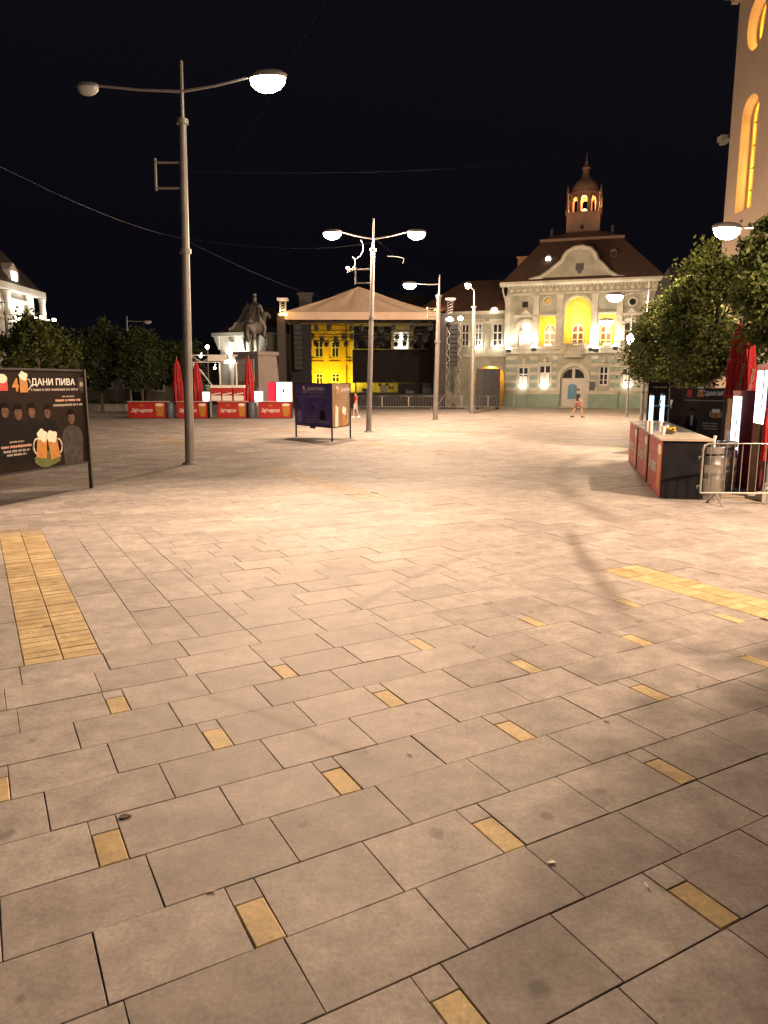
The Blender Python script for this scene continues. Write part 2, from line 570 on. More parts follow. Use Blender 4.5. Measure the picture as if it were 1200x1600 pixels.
for s, c in far:
    mb = rest[s[4]]
    x, y = (s[1]-s[0])/2 - GAP*.8, (s[3]-s[2])/2 - GAP*.8
    z = piece_rng.uniform(-.0025, .0018)
    o = len(mb.v)
    ct, st = math.cos(MT), math.sin(MT)
    for zz in (-.016, z):
        for a, b in ((-x,-y),(x,-y),(x,y),(-x,y)):
            mb.v.append((c.x + a*ct - b*st, c.y + a*st + b*ct, zz + (piece_rng.uniform(-.0012,.0012) if zz > -.01 else 0)))
    mb.f.append((o+4,o+5,o+6,o+7))
    if c.y < 24:
        for i in range(4):
            j = (i+1) % 4
            mb.f.append((o+i,o+j,o+4+j,o+4+i))
tag(rest['g'].build('paving_slabs', m_slab_far, pave), kind='stuff')
tag(rest['y'].build('yellow_bricks', m_ybrick_far, pave), kind='stuff')
# a round drain cover and a few pieces of litter
def litter(px, py, r, m, label, cat, name):
    p = G(px, py)
    pts = [(r*(1+.4*math.sin(3*i+px))*math.cos(i*.785), r*.6*(1+.3*math.cos(2*i+py))*math.sin(i*.785)) for i in range(8)]
    o = MB().plate(pts, .003, .008).build(name, m, None, loc=(p.x, p.y, 0), rz=px)
    tag(o, label, cat)
m_leafdry = mat('dry_leaf', (.05, .03, .012), .8, 0, .3, 30)
litter(195, 1277, .030, m_leafdry, 'small dark dry leaf lying on the stone slabs', 'leaf', 'dry_leaf')
litter(861, 1349, .018, m_foam, 'tiny pale scrap of paper on the paving beside a joint', 'paper scrap', 'paper_scrap')
for (px_, py_) in ((1160, 1025), (948, 1128), (640, 1180), (330, 1395), (1010, 1385), (520, 960), (740, 1010)):
    p = G(px_, py_); b_ = MB().tube([(-.016, 0, .006), (.008, 0, .006)], .004, 6).tube([(.0085, 0, .006), (.017, .002, .006)], .0042, 6)
    tag(b_.build('cigarette_butt', m_foam, None, True, loc=(p.x, p.y, 0), rz=px_), 'tiny pale cigarette butt dropped on the paving', 'cigarette butt', 'cigarette butts on the paving')
# ------------------------------------------------------------------ street lamps
P_ROW, P_RIGHT = 5600, 6000
def lamp_head(parent, end, direction, lit, power, col=WARM, size=1.0, throw=None):
    """flat road-lamp head with a glass bowl below, pointing along direction"""
    d = Vector((direction[0], direction[1], 0)).normalized(); sd = Vector((-d.y, d.x, 0))
    e = Vector(end); Lh, Wh = .72*size, .17*size
    def ell(z, k, n=14):
        return [e + d*(Lh/2 + math.cos(2*math.pi*i/n)*Lh/2*k) + sd*math.sin(2*math.pi*i/n)*Wh*k + Vector((0,0,z*size)) for i in range(n)]
    def loft(rings):
        m = MB(); n = len(rings[0])
        for r in rings: m.v += [tuple(p) for p in r]
        for a in range(len(rings)-1):
            for i in range(n): m.f.append((a*n+i, a*n+(i+1)%n, (a+1)*n+(i+1)%n, (a+1)*n+i))
        m.f.append(tuple(range(n-1,-1,-1))); m.f.append(tuple((len(rings)-1)*n+i for i in range(n)))
        return m
    hd = loft([ell(-.035, 1.0), ell(.02, 1.02), ell(.07, .85), ell(.10, .45)]).build('lamp_head', m_metal, parent, True)
    bw = loft([ell(-.27, .35), ell(-.22, .66), ell(-.13, .90), ell(-.036, .93)]).build('lamp_bowl', m_glow if lit else m_glowoff, hd, True)
    if lit and throw:
        # reflector that throws the light forward over the square
        p0 = e + d*(Lh/2) + Vector((0,0,-.34*size)); w0 = parent.location
        lamp_light('SPOT', 'lamp_light', parent, p0, power, col, .16, aim(p0, Vector(throw) - w0), 112, 1.0)
    elif lit:
        lamp_light('POINT', 'lamp_light', parent, e + d*(Lh/2) + Vector((0,0,-.34*size)), power, col, .16)

def lamp_post(base, top, label, arms, r0=.115, r1=.045, collar=None, bracket=None, group=None, power=P_ROW, hsize=1.3, throw=None):
    b = Vector((base[0], base[1], 0)); t = thing('street_lamp', label, 'street lamp', b, 0, group)
    tp = Vector(top) - b
    mid = tp * .55
    MB().lathe([(.20, 0), (.20, .03), (.14, .05), (r0+.01, .08)], 12).build('base_plate', m_metal, t, True)
    MB().tube([(0,0,.05), mid, tp*.86], [r0, r0*.80, r0*.70], 12).build('pole', m_metal, t, True)
    MB().tube([tp*.855, tp], [r1, r1*.8], 8).build('mast_tip', m_metal, t, True)
    for k in (.55, .86):
        MB().tube([tp*(k-.006), tp*(k+.006)], r0*1.15, 12).build('collar', m_metal, t, True)
    for (e, root, lit) in arms:
        e = Vector(e) - b; r = tp * root
        MB().tube([r, r.lerp(e, .5) + Vector((0,0,-.03)), e], [.035,.03,.03], 8).build('arm', m_metal, t, True)
        lamp_head(t, e - (e - r).normalized()*.05, (e - r), lit, power, WARM, hsize if lit else .8, throw)
    if bracket:
        z0, z1, w = bracket
        m = MB()
        p0 = tp*(z0/tp.z); p1 = tp*(z1/tp.z)
        m.tube([p0, p0+Vector((-w,0,0))], .028, 6); m.tube([p1, p1+Vector((-w,0,0))], .028, 6)
        m.tube([p0+Vector((-w,0,-.06)), p1+Vector((-w,0,.10))], .035, 6)
        m.build('banner_bracket', m_metal, t, True)
    return t

Y1 = G(297, 725).y; Y2 = G(576, 675).y; Y3 = G(680, 656).y; Y4 = G(737, 646).y
b1, b2, b3, b4 = G(297, 725), G(576, 675), G(680, 656), G(737, 646)
t1 = D(283, 95, Y1)
lamp_post(b1, t1, 'tall grey lamp post with a wide square bracket beside the dark poster board',
          [(D(392, 120, Y1 - .2), .93, True), (D(152, 134, Y1), .93, False)],
          .125, .05, bracket=(D(288, 294, Y1).z, D(288, 254, Y1).z, .70), group='lamp posts along the square', power=15800, throw=(-.8, -3.0, 0))
lamp_post(b2, D(584, 342, Y2), 'lamp post with two lit heads and twisted wire ornament before the stage tent',
          [(D(638, 362, Y2), .91, True), (D(532, 362, Y2), .91, True)],
          .125, .05, bracket=(D(580, 442, Y2).z, D(580, 421, Y2).z, .72), group='lamp posts along the square', power=P_ROW*.8, hsize=1.1)
lamp_post(b3, D(687, 430, Y3), 'lamp post with one lit arm standing at the right edge of the stage',
          [(D(650, 443, Y3), .94, True)], .15, .05, bracket=(D(684, 495, Y3).z, D(684, 482, Y3).z, .62),
          group='lamp posts along the square', power=P_ROW*.8, hsize=1.1)
lamp_post(b4, D(741, 452, Y4), 'lamp post with a lit head in front of the grey side screen',
          [(D(733, 444, Y4 - 1.5), .985, True)], .17, .05, group='lamp posts along the square', power=P_ROW*.8, hsize=1.1)
# the right-hand row goes on towards the viewer, outside the picture
lamp_post((12.0, 8.3, 0), (12.0, 8.3, 7.6), 'lamp post continuing the tree-side row beyond the crowd barrier',
          [((10.2, 8.3, 7.2), .94, True)], .10, .045, group='lamp posts beside the trees', power=10000)
# right-hand row by the trees
YR1 = 24.0; pr = D(1128, 366, YR1)
lamp_post((pr.x + 2.0, YR1, 0), (pr.x + 2.0, YR1, pr.z + .7), 'lit lamp post rising among the leafy trees beside the bar counters',
          [((pr.x + .45, YR1 - .2, pr.z + .16), .94, True)], .10, .045, group='lamp posts beside the trees', power=P_RIGHT)
YR2 = 40.0; pr = D(957, 465, YR2)
lamp_post((D(1014, 455, YR2).x, YR2, 0), (D(1014, 455, YR2).x, YR2, pr.z + .8), 'lamp post with a long arm reaching across the town hall gable end',
          [((pr.x + .5, YR2 - .1, pr.z + .12), .95, True)], .10, .045, group='lamp posts beside the trees', power=P_RIGHT*.45)
bq = G(979, 652); pr = D(948, 503, bq.y)
tq = lamp_post(bq, D(988, 492, bq.y), 'slim lamp post with a lantern below its arm before the town hall',
          [((pr.x + .4, bq.y, pr.z + .1), .93, True)], .08, .04, group='lamp posts beside the trees', power=P_RIGHT*.3)
pl = D(985, 531, bq.y) - Vector((bq.x, bq.y, 0))
MB().lathe([(.05,.34),(.20,.24),(.22,.0),(.12,-.22),(.04,-.3)][::-1], 14, tuple(pl)).build('lantern', m_glow, tq, True)
# unlit posts at the left
for (bp, tp_, arm, lab) in (((204, 622), (198, 494), (230, 503), 'unlit thin lamp post standing in front of the dark round trees'),):
    Yq = 58.0
    o = lamp_post((D(203, 600, Yq).x, Yq, 0), D(198, 494, Yq), lab, [(D(226, 502, Yq), .95, False)], .10, .05, group='unlit lamp posts')
Yq = 40.0
lamp_post((D(13, 575, Yq).x, Yq, 0), D(7, 462, Yq), 'pale lamp post before the floodlit white corner building', [(D(-30, 470, Yq), .95, False)], .10, .05, group='unlit lamp posts')

# twisted festoon ornament on the second lamp post (thin wire figure, unlit)
m_wire = mat('festoon_wire', (.55, .53, .48), .5, .4, .1, 5)
fo = thing('festoon_ornament', 'unlit twisted wire light figure hanging on the bracket of the double lamp post', 'light ornament', D(552, 410, Y2))
pts = []
for i in range(60):
    s_ = i / 59; a = s_ * 16
    c0 = Vector((-.25 + .62*s_**1.4*1.2, 0, -.35 + 1.3*s_ - .25*math.sin(s_*3)))
    pts.append(c0 + Vector((.13*math.cos(a), .10*math.sin(a*.7), .13*math.sin(a))))
MB().tube(pts, .016, 5).build('wire_coil', m_wire, fo, True)
MB().tube([Vector((-.28,0,-.42)), Vector((.02,0,-.30)), Vector((.60,0,-.26))], .014, 5).build('wire_arm', m_wire, fo, True)
MB().tube([Vector((1.45,0,.25)), Vector((1.9,0,.22)), Vector((2.15,0,.16)), Vector((2.1,0,-.05))], .014, 5).build('wire_hook', m_wire, fo, True)

# ------------------------------------------------------------------ overhead cables
m_cable = mat('cable_sheath', (.006, .006, .007), .8, 0, 0, spec=.05)
def cable(a, b, sag, label, r=.0035):
    a = Vector(a); b = Vector(b); n = 24
    pts = [a.lerp(b, i/n) - Vector((0,0,sag*4*(i/n)*(1-i/n))) for i in range(n+1)]
    tag(MB().tube(pts, r, 5).build('overhead_cable', m_cable, None, True), label, 'cable', 'cables over the square')
j1 = D(291, 373, Y1)
cable(j1, D(-40, 240, 9), .15, 'thin cable from the bracket lamp post up over the poster board')
cable(j1, D(585, 378, Y2), .25, 'thin cable slung between the two tall lamp posts')
cable(j1 + Vector((0,0,-.05)), D(560, 470, 63), .5, 'thin cable from the bracket lamp post down to the tent peak')
cable(D(585, 372, Y2), D(690, 440, Y3), .2, 'thin cable from double lamp post to the post beside the stage')
cable(D(283, 268, Y1), D(920, 236, 45), .4, 'thin cable crossing the dark sky towards the town hall spire')
cable(D(300, 345, Y1), D(530, -40, 8), .1, 'steep thin cable climbing past the glaring lamp head')

# ------------------------------------------------------------------ poster boards (three-sided stands)
m_board_dark = mat('dark_brown_print', (.014, .0065, .004), .7, 0, .5, 1.3, spec=.12)
m_board_purple = mat('purple_print', (.095, .068, .31), .6, 0, .45, 1.6, spec=.2)
m_board_tan = mat('tan_print', (.26, .15, .07), .42, 0, .35, 2.2)
m_dim = mat('dim_white_print', (.32, .27, .23), .6, 0, .1, 12)
m_pinkt = mat('pinkish_print', (.50, .28, .20), .6, 0, .1, 12)
m_suit = mat('black_garment_print', (.007, .006, .006), .7, 0, .3, 6, spec=.1)
m_greyshirt = mat('grey_garment_print', (.06, .05, .046), .7, 0, .4, 9, spec=.1)
m_face = mat('face_print', (.11, .058, .036), .6, 0, .6, 9, spec=.15)
m_hair = mat('hair_print', (.010, .006, .005), .8, 0, .2, 12, spec=.05)
m_green = mat('green_print', (.09, .11, .02), .6, 0, .4, 14)
m_lilac = mat('lilac_print', (.22, .17, .32), .5, 0, .3, 7)
m_redprint = mat('scarlet_print', (.55, .03, .02), .5, 0, .1, 5)

def mug(parent, name, cx, cz, w, h, y, tilt=0.0, handle=1):
    m = MB(); body = [(-w/2,0),(w/2,0),(w*.46,h*.75),(-w*.46,h*.75)]
    rot = lambda p: (cx + p[0]*math.cos(tilt) - p[1]*math.sin(tilt), cz + p[0]*math.sin(tilt) + p[1]*math.cos(tilt))
    o = MB().prism([rot(p) for p in body], y, y+.004).build(name, m_amber, parent)
    fo_ = [(math.cos(a)*w*(.52+.06*math.sin(5*a)), h*.80 + math.sin(a)*h*.22*(1+.2*math.sin(4*a))) for a in [i*math.pi/9 for i in range(18)]]
    MB().prism([rot(p) for p in fo_], y-.002, y+.003).build('foam', m_foam, o)
    ring = [(handle*(w*.5 + w*.32*math.sin(a)), h*.40 + h*.26*math.cos(a)) for a in [i*math.pi/10 for i in range(11)]]
    MB().tube([(rot(p)[0], y+.001, rot(p)[1]) for p in ring], w*.06, 5).build('handle', m_cream, o)
    return o
def lines(parent, name, x0, x1, z, h, m, y, seed=1, words=3):
    """a printed line too small to read: a row of uneven dashes"""
    r = random.Random(seed); mb = MB(); x = x0
    while x < x1 - .004:
        w = r.uniform(.5, 1.3)*h; 
        if r.random() < .16: x += h*.5
        mb.box(x, min(x+w, x1), y, y+.002, z - h*r.uniform(.38,.5), z + h*r.uniform(.38,.5)); x += w + h*.16
    return mb.build(name, m, parent)
def bust(parent, cx, zf, s, y, shirt, seed):
    """printed half figure: shoulders, head, hair"""
    r = random.Random(seed)
    sh = [(-.30*s,-1.0*s),(-.34*s,-.42*s),(-.27*s,-.25*s),(-.10*s,-.17*s),(.10*s,-.17*s),(.27*s,-.25*s),(.34*s,-.42*s),(.30*s,-1.0*s)]
    o = MB().prism([(cx+a, zf+b) for a, b in sh], y, y+.003).build('printed_figure', shirt, parent)
    MB().prism(disc(cx, zf, .105*s, .15*s, 14), y-.002, y+.003).build('printed_face', m_face, o)
    hp = [(cx+.12*s*math.cos(a), zf+.03*s+.16*s*math.sin(a)) for a in [i*math.pi/10 for i in range(11)]] + [(cx-.08*s, zf+.07*s),(cx+.08*s, zf+.07*s)]
    MB().prism(hp, y-.004, y+.003).build('printed_hair', m_hair, o)
def stand(A, B, Cc, zlo, zhi, label, mats):
    """triangular poster stand on the corners A, B, C (B is the near edge)"""
    t = thing('poster_stand', label, 'poster stand', (B[0], B[1], 0), 0, 'three-sided poster stands on the square')
    o0 = Vector((B[0], B[1], 0))
    faces = []
    for k, (p, q, m) in enumerate(((A, B, mats[0]), (B, Cc, mats[1]), (Cc, A, mats[2]))):
        pl_ = Plane(p, q); L_ = (pl_.B - pl_.A).length
        f = MB().box(.03, L_-.03, .0, .02, zlo+.02, zhi-.02).build('poster_panel', m, t)
        f.location = pl_.A - o0; f.rotation_euler = (0, 0, pl_.rz)
        fr = MB().box(.02, L_-.02, -.012, .03, zhi-.02, zhi+.015).box(.02, L_-.02, -.012, .03, zlo-.015, zlo+.02).build('frame_rail', m_darkmetal, f)
        faces.append((f, L_))
    for p in (A, B, Cc):
        q = Vector((p[0], p[1], 0)) - o0
        MB().box(q.x-.03, q.x+.03, q.y-.03, q.y+.03, 0, zhi+.02).build('leg', m_darkmetal, t)
    return t, faces
# near stand at the left
Rn = G(143, 763); Ln = Vector((-6.73, 12.36, 0))
Kn = Vector((-8.45, 14.35, 0))
st, fc = stand((Ln.x, Ln.y), (Rn.x, Rn.y), (Kn.x, Kn.y), .55, 2.38,
   'large dark brown three-sided poster stand with two clinking beer mugs printed low', (m_board_dark, m_board_tan, m_board_dark))
f0, Lf = fc[0]
pn = Plane((Ln.x, Ln.y), (Rn.x, Rn.y))
def q8(x, y):      # point of the board at a spot of an enlarged view
    return pn.uz(x/8.0, 570 + y/8.0)
def w8(x0, x1, y): return q8(x1, y)[0] - q8(x0, y)[0]
yb = -.004
c_ = q8(670, 220)
text('title_lettering', 'ДАНИ ПИВА', .17, m_textwhite, f0, (c_[0], yb, c_[1]), bold=.002, width=w8(400, 945, 220))
for (xa, xb, yy, hh, mm, sd) in ((385, 970, 310, .045, m_dim, 3), (770, 925, 395, .030, m_dim, 4), (690, 1000, 442, .045, m_pinkt, 5), (665, 1030, 500, .045, m_dim, 6),
                             (110, 300, 962, .035, m_dim, 7), (10, 400, 1020, .045, m_pinkt, 8), (40, 380, 1075, .045, m_dim, 9), (85, 335, 1122, .04, m_dim, 10)):
    a = q8(xa, yy); b_ = q8(xb, yy)
    lines(f0, 'small_print', a[0], b_[0], (a[1]+b_[1])/2, hh, mm, yb, sd)
a = q8(195, 350); text('title_number', '4', .30, m_amber, f0, (q8(190, 260)[0], yb, q8(190, 260)[1]), bold=.012)
a = q8(300, 345); mug(f0, 'printed_mug', a[0], a[1], .20, .36, yb-.004)
a = q8(35, 340); o = MB().prism(rect(a[0]-.10, a[0]+.12, a[1]+.02, a[1]+.20), yb, yb+.003).build('printed_cup', m_redprint, f0)
MB().prism(disc(a[0], a[1]+.23, .12, .08, 14), yb-.002, yb+.003).build('foam', m_foam, o)
a = q8(1015, 255); cr = [(-.09,.15),(.09,.15),(.09,-.05),(0,-.17),(-.09,-.05)]
o = MB().prism([(a[0]+x, a[1]+z) for x, z in cr], yb, yb+.003).build('printed_crest', m_greyshirt, f0)
MB().prism(disc(a[0], a[1]+.02, .055, .05, 14), yb-.002, yb+.002).build('crest_ring', m_dim, o)
for (xx, yy, s, sh, sd) in ((60, 580, .95, m_suit, 1), (225, 600, 1.05, m_suit, 2), (395, 580, 1.0, m_suit, 3), (590, 590, .9, m_suit, 4), (890, 660, 1.05, m_greyshirt, 5)):
    a = q8(xx, yy); bust(f0, a[0], a[1], s*.85, yb+.0005*sd, sh, sd)
a = q8(515, 1150); mug(f0, 'printed_mug', a[0], a[1]-.02, .27, .52, yb-.006, -.16, -1)
a = q8(690, 1150); mug(f0, 'printed_mug', a[0], a[1]-.02, .27, .52, yb-.012, .16, 1)
a = q8(600, 1170); MB().prism([(a[0]+x*(1+.06*math.sin(9*i)), a[1]+z*(1+.1*math.cos(7*i))) for i, (x, z) in enumerate(disc(0, 0, .36, .15, 26))], yb-.004, yb-.001).build('printed_hops', m_green, f0)
# far stand
Am, Bm, Cm = G(463, 683), G(519, 690), G(547.5, 684.5)
st, fc = stand((Am.x, Am.y), (Bm.x, Bm.y), (Cm.x, Cm.y), .50, 2.11,
   'smaller three-sided poster stand with a purple face and a tan face', (m_board_purple, m_board_tan, m_board_dark))
def q9(pl_, x, y): return pl_.uz(440 + x/9.23, 590 + y/9.23)
pa = Plane((Am.x, Am.y), (Bm.x, Bm.y)); pb = Plane((Bm.x, Bm.y), (Cm.x, Cm.y))
f0 = fc[0][0]; f1 = fc[1][0]
a0 = q9(pa, 370, 165); a1 = q9(pa, 620, 165)
text('title_lettering', 'ДАНИ ПИВА', .17, m_textwhite, f0, ((a0[0]+a1[0])/2, yb, (a0[1]+a1[1])/2), bold=.002, width=a1[0]-a0[0])
for (xa, xb, yy, hh, mm, sd) in ((370, 640, 215, .05, m_lilac, 1), (410, 590, 258, .035, m_lilac, 2), (370, 510, 560, .05, m_lilac, 3), (360, 520, 605, .05, m_lilac, 4), (360, 500, 640, .05, m_lilac, 5), (530, 690, 640, .12, m_lilac, 6)):
    a0 = q9(pa, xa, yy); a1 = q9(pa, xb, yy); lines(f0, 'small_print', a0[0], a1[0], (a0[1]+a1[1])/2, hh, mm, yb, sd)
a0 = q9(pa, 200, 272); a1 = q9(pa, 690, 285)
MB().box(a0[0], a1[0], yb, yb+.003, a0[1]-.012, a0[1]+.012).build('printed_rule', m_lilac, f0)
a = q9(pa, 320, 190); mug(f0, 'printed_mug', a[0], a[1]-.1, .16, .28, yb-.004)
a = q9(pa, 445, 460); bust(f0, a[0], a[1], .72, yb+.001, m_board_purple, 9)
a = q9(pa, 255, 430); bust(f0, a[0], a[1], .55, yb+.001, m_lilac, 10)
a = q9(pa, 590, 440); bust(f0, a[0], a[1], .55, yb+.001, m_suit, 11)
a0 = q9(pb, 855, 180); a1 = q9(pb, 995, 180)
text('title_lettering', 'ДАНИ ПИВА', .16, m_textwhite, f1, ((a0[0]+a1[0])/2, yb, a0[1]), bold=.002, width=a1[0]-a0[0])
for (xa, xb, yy, hh, mm, sd) in ((880, 990, 215, .04, m_dim, 1), (890, 960, 290, .05, m_dim, 2), (900, 960, 340, .08, m_dim, 3), (830, 900, 385, .05, m_dim, 4), (830, 900, 425, .05, m_dim, 5)):
    a0 = q9(pb, xa, yy); a1 = q9(pb, xb, yy); lines(f1, 'small_print', a0[0], a1[0], a0[1], hh, mm, yb, sd)
a = q9(pb, 800, 190); mug(f1, 'printed_mug', a[0], a[1]-.1, .18, .26, yb-.004)
a = q9(pb, 900, 600); mug(f1, 'printed_mug', a[0], a[1]-.25, .42, .72, yb-.004)
a = q9(pb, 795, 570); MB().prism([(a[0]-.18, a[1]-.55), (a[0]+.14, a[1]-.55), (a[0]+.16, a[1]+.35), (a[0]-.1, a[1]+.45)], yb, yb+.003).build('printed_bottle', m_foam, f1)

# ------------------------------------------------------------------ bar counters
m_worktop = mat('pale_worktop', (.45, .38, .30), .45, 0, .25, 7)
m_blackpanel = mat('black_panel', (.012, .012, .015), .6, 0, .45, 2.5, spec=.15)
m_greybin = mat('grey_plastic', (.10, .11, .13), .5, 0, .2, 5)
def counter(A, B, h, depth, label, group, lettered=True):
    pl_ = Plane(A, B); L_ = (pl_.B - pl_.A).length
    t = thing('bar_counter', label, 'bar counter', pl_.A, pl_.rz, group)
    MB().box(0, L_, .012, depth, 0, h-.04).build('body', m_blackpanel, t)
    MB().box(.01, L_-.01, -.004, .010, .03, h-.05).build('front_panel', m_red, t)
    MB().box(-.03, L_+.03, -.05, depth+.03, h-.038, h).build('worktop', m_worktop, t)
    if lettered:
        text('script_lettering', 'Зајечарско', h*.30, m_textwhite, t, (L_*.36, -.007, h*.46), shear=.35, bold=.004, width=L_*.56)
        g = MB().prism([(L_*.76, h*.12), (L_*.92, h*.12), (L_*.96, h*.74), (L_*.72, h*.74)], -.008, -.002).build('printed_glass', m_amber, t)
        MB().prism(disc(L_*.84, h*.80, L_*.12, h*.09, 14), -.010, -.002).build('foam', m_foam, g)
        MB().prism(disc(L_*.36, h*.76, L_*.06, h*.05, 14), -.007, -.002).build('printed_crest', m_amber, t)
    return t
YC = 45.0
for (xa, xb, lab) in ((200, 259, 'red bar counter with a black end at the row\'s far end from the lit display'),
                      (276, 324, 'red bar counter half hidden behind the tall lamp post'),
                      (340, 385, 'red bar counter below the three red and white beer coolers'),
                      (404, 455, 'red bar counter below the big white lit display')):
    a = D(xa, 640, YC); b = D(xb, 640, YC)
    counter((a.x, a.y), (b.x, b.y), 1.03, .75, lab, 'red counters before the monument')
# things on and behind these counters
def bin_(px, lab, name='waste_barrel'):
    p = D(px, 640, YC + .3)
    t = thing(name, lab, 'barrel', (p.x, p.y, 0), 0, 'barrels between the counters')
    MB().lathe([(.22,0),(.27,.1),(.29,.5),(.27,.86),(.25,.9)], 14).build('barrel_body', m_greybin, t, True)
    MB().lathe([(.285,.9),(.285,.94),(.1,.98)], 14).build('barrel_lid', m_greybin, t, True)
bin_(266, 'grey barrel beside the black-ended red counter')
bin_(394, 'grey barrel between the cooler counter and the display counter')
def cooler(px0, px1, py0, py1, lab):
    a = D(px0, py1, YC+.35); b = D(px1, py0, YC+.35); w = b.x - a.x; h = b.z - 1.03
    t = thing('beer_cooler', lab, 'beer cooler', (a.x, YC+.12, 1.03), 0, 'red and white beer coolers')
    MB().box(0, w, 0, .5, 0, h).build('housing', m_red, t)
    MB().box(.03, w-.03, -.012, -.002, h*.04, h*.42).build('front_label', m_white, t)
    MB().prism([(0.03,h*.52),(w-.03,h*.66),(w-.03,h*.58),(.03,h*.45)], -.012, -.002).build('white_swoosh', m_white, t)
    MB().box(-.01, w+.01, -.02, .51, h+.002, h+.16).build('lid', m_white, t)
    MB().tube([(w*.5,-.02,h*.72),(w*.5,-.12,h*.70),(w*.5,-.13,h*.62)], .018, 6).build('tap', m_metal, t, True)
cooler(331, 347, 606, 627, 'red and white beer cooler next to the green tin')
cooler(348.5, 364, 606, 627, 'red and white beer cooler standing between two others')
cooler(366, 382, 606, 627, 'red and white beer cooler beside the folded parasol at the pedestal')
def lightbox(px0, px1, py0, py1, Yd, lab, red=False, power=25):
    a = D(px0, py1, Yd); b = D(px1, py0, Yd); w = b.x - a.x
    t = thing('lit_display', lab, 'display', (a.x, Yd, 0), 0, 'lit displays at the red counters')
    z0 = 0
    MB().box(0, w, .012, .5, z0, b.z).build('cabinet', m_white if not red else m_red, t)
    MB().box(.02, w-.02, -.004, .010, max(a.z, .1), b.z-.03).build('lit_panel', m_screen if not red else m_redglow, t)
    return t
m_redglow = mat('red_display_face', (.5, .02, .04), .3, 0, 0, emit=(1, .04, .10), estr=.55)
lightbox(297, 305.5, 599, 628, YC+1.3, 'narrow white lit fridge behind the tall lamp post')
lightbox(316, 327, 612, 628, YC+1.2, 'low white lit fridge under the green tin')
lightbox(398, 410, 611, 627, YC+1.2, 'small square white lit display at the monument pedestal')
lightbox(419, 431.5, 597, 627, YC+1.6, 'dim red lit fridge beside the big white display', True)
lightbox(432.5, 455, 597, 630, YC+1.2, 'big white lit display with a small dark figure printed')
a = D(443, 611, YC+1.19)
o = MB().prism([(-.05,-.12),(.05,-.12),(.06,.05),(0,.22),(-.06,.05)], -.01, .0).build('display_motif', m_suit, None)
o.parent = [x for x in C.objects if x.get('label', '').startswith('big white lit display')][0]
o.location = (a.x - o.parent.location.x, -.006, a.z)
p = D(322, 605, YC+1.4)
tg = thing('green_tin', 'dark green tin standing on the low lit fridge', 'tin', (p.x, p.y+.1, D(316,612,YC+1.2).z+.002))
MB().lathe([(.24,0),(.26,.02),(.26,.30),(.22,.36)], 14).build('tin_body', mat('green_tin_paint', (.02, .11, .05), .4, 0, .1, 4), tg, True)
MB().lathe([(.20,.362),(.20,.40),(.05,.43)], 14).build('tin_lid', m_metal, tg, True)

def parasol(px, py_top, py_bot, Yd, w_px, lab, group, base=True):
    p = D(px, py_bot, Yd); q = D(px, py_top, Yd)
    t = thing('folded_parasol', lab, 'parasol', (p.x, Yd, 0), 0, group)
    zt, zb = q.z, max(p.z, .5); R = w_px/FPX*Yd/2
    MB().tube([(0,0,0),(0,0,zt-.05)], .028, 8).build('pole', m_metal, t, True)
    MB().lathe([(.32,0),(.32,.06),(.10,.10),(.05,.3)], 14).build('foot', m_concrete, t, True)
    m = MB(); n = 32; prof = [(0,.0+zt),(.20,zt-.06),(.62,zt-(zt-zb)*.18),(.78,zt-(zt-zb)*.40),(1.0,zt-(zt-zb)*.62),(.92,zt-(zt-zb)*.80),(1.0,zb)]
    rr = random.Random(int(px))
    for k, (r, z) in enumerate(prof):
        for i in range(n):
            fold = 1 + .26*math.sin(8*2*math.pi*i/n + .3*k) * (0 if k < 2 else 1) + rr.uniform(-.05,.05)
            a = 2*math.pi*i/n + .08*k
            m.v.append((max(r*R*fold, .03)*math.cos(a), max(r*R*fold, .03)*math.sin(a), z - (.04*math.sin(8*2*math.pi*i/n) if k == len(prof)-1 else 0)))
    for k in range(len(prof)-1):
        for i in range(n): m.f.append((k*n+i, (k+1)*n+i, (k+1)*n+(i+1)%n, k*n+(i+1)%n))
    m.f.append(tuple(range(n)))
    cn = m.build('canopy', m_redcloth, t, True)
    MB().lathe([(R*.90,zb+(zt-zb)*.46),(R*.93,zb+(zt-zb)*.47),(R*.93,zb+(zt-zb)*.51),(R*.90,zb+(zt-zb)*.52)], 16).build('tie_strap', m_redcloth, cn, True)
    mt = MB().tube([(0,0,zt-.02),(0,0,zt+.10)], [.03,.015], 8).build('finial', m_metal, t, True)
    text('canopy_lettering', 'Зајечарско', .13, m_dim, cn, (0, -R*1.22, zb+(zt-zb)*.28), rot=(math.pi/2, -math.pi/2*.92, 0), width=.55)
parasol(279, 560, 627, YC+1.0, 13, 'red folded parasol behind the black-ended red counter', 'red folded parasols')
parasol(309, 564, 627, YC+.9, 13, 'red folded parasol beside the narrow white lit fridge', 'red folded parasols')
parasol(390, 558, 627, YC+.9, 13, 'red folded parasol standing before the monument pedestal', 'red folded parasols')

# ------------------------------------------------------------------ right-hand bar
NB = G(1030, 779); FB = G(1006, 750); dB = (Vector((FB.x, FB.y, 0)) - Vector((NB.x, NB.y, 0)))
LB = 2.1; dB = dB.normalized()
n0 = Vector((NB.x, NB.y, 0))
rb = []
for i, lab in enumerate(('nearest red and black bar counter by the steel keg', 'second red bar counter carrying the lit beer taps', 'third red bar counter at the end of the tap bar')):
    a = n0 + dB*(LB*i + .26*i + LB); b = n0 + dB*(LB*i + .26*i)
    rb.append(counter((a.x, a.y), (b.x, b.y), 1.12, .85, lab, 'red counters of the bar by the trees'))
    rb[-1]['label'] = ('red and black bar counter by the steel keg', 'red bar counter carrying the lit beer taps', 'red bar counter at the far end of the tap bar')[i]
def on_bar(px, py, z=1.12):
    return G(px, py, z)
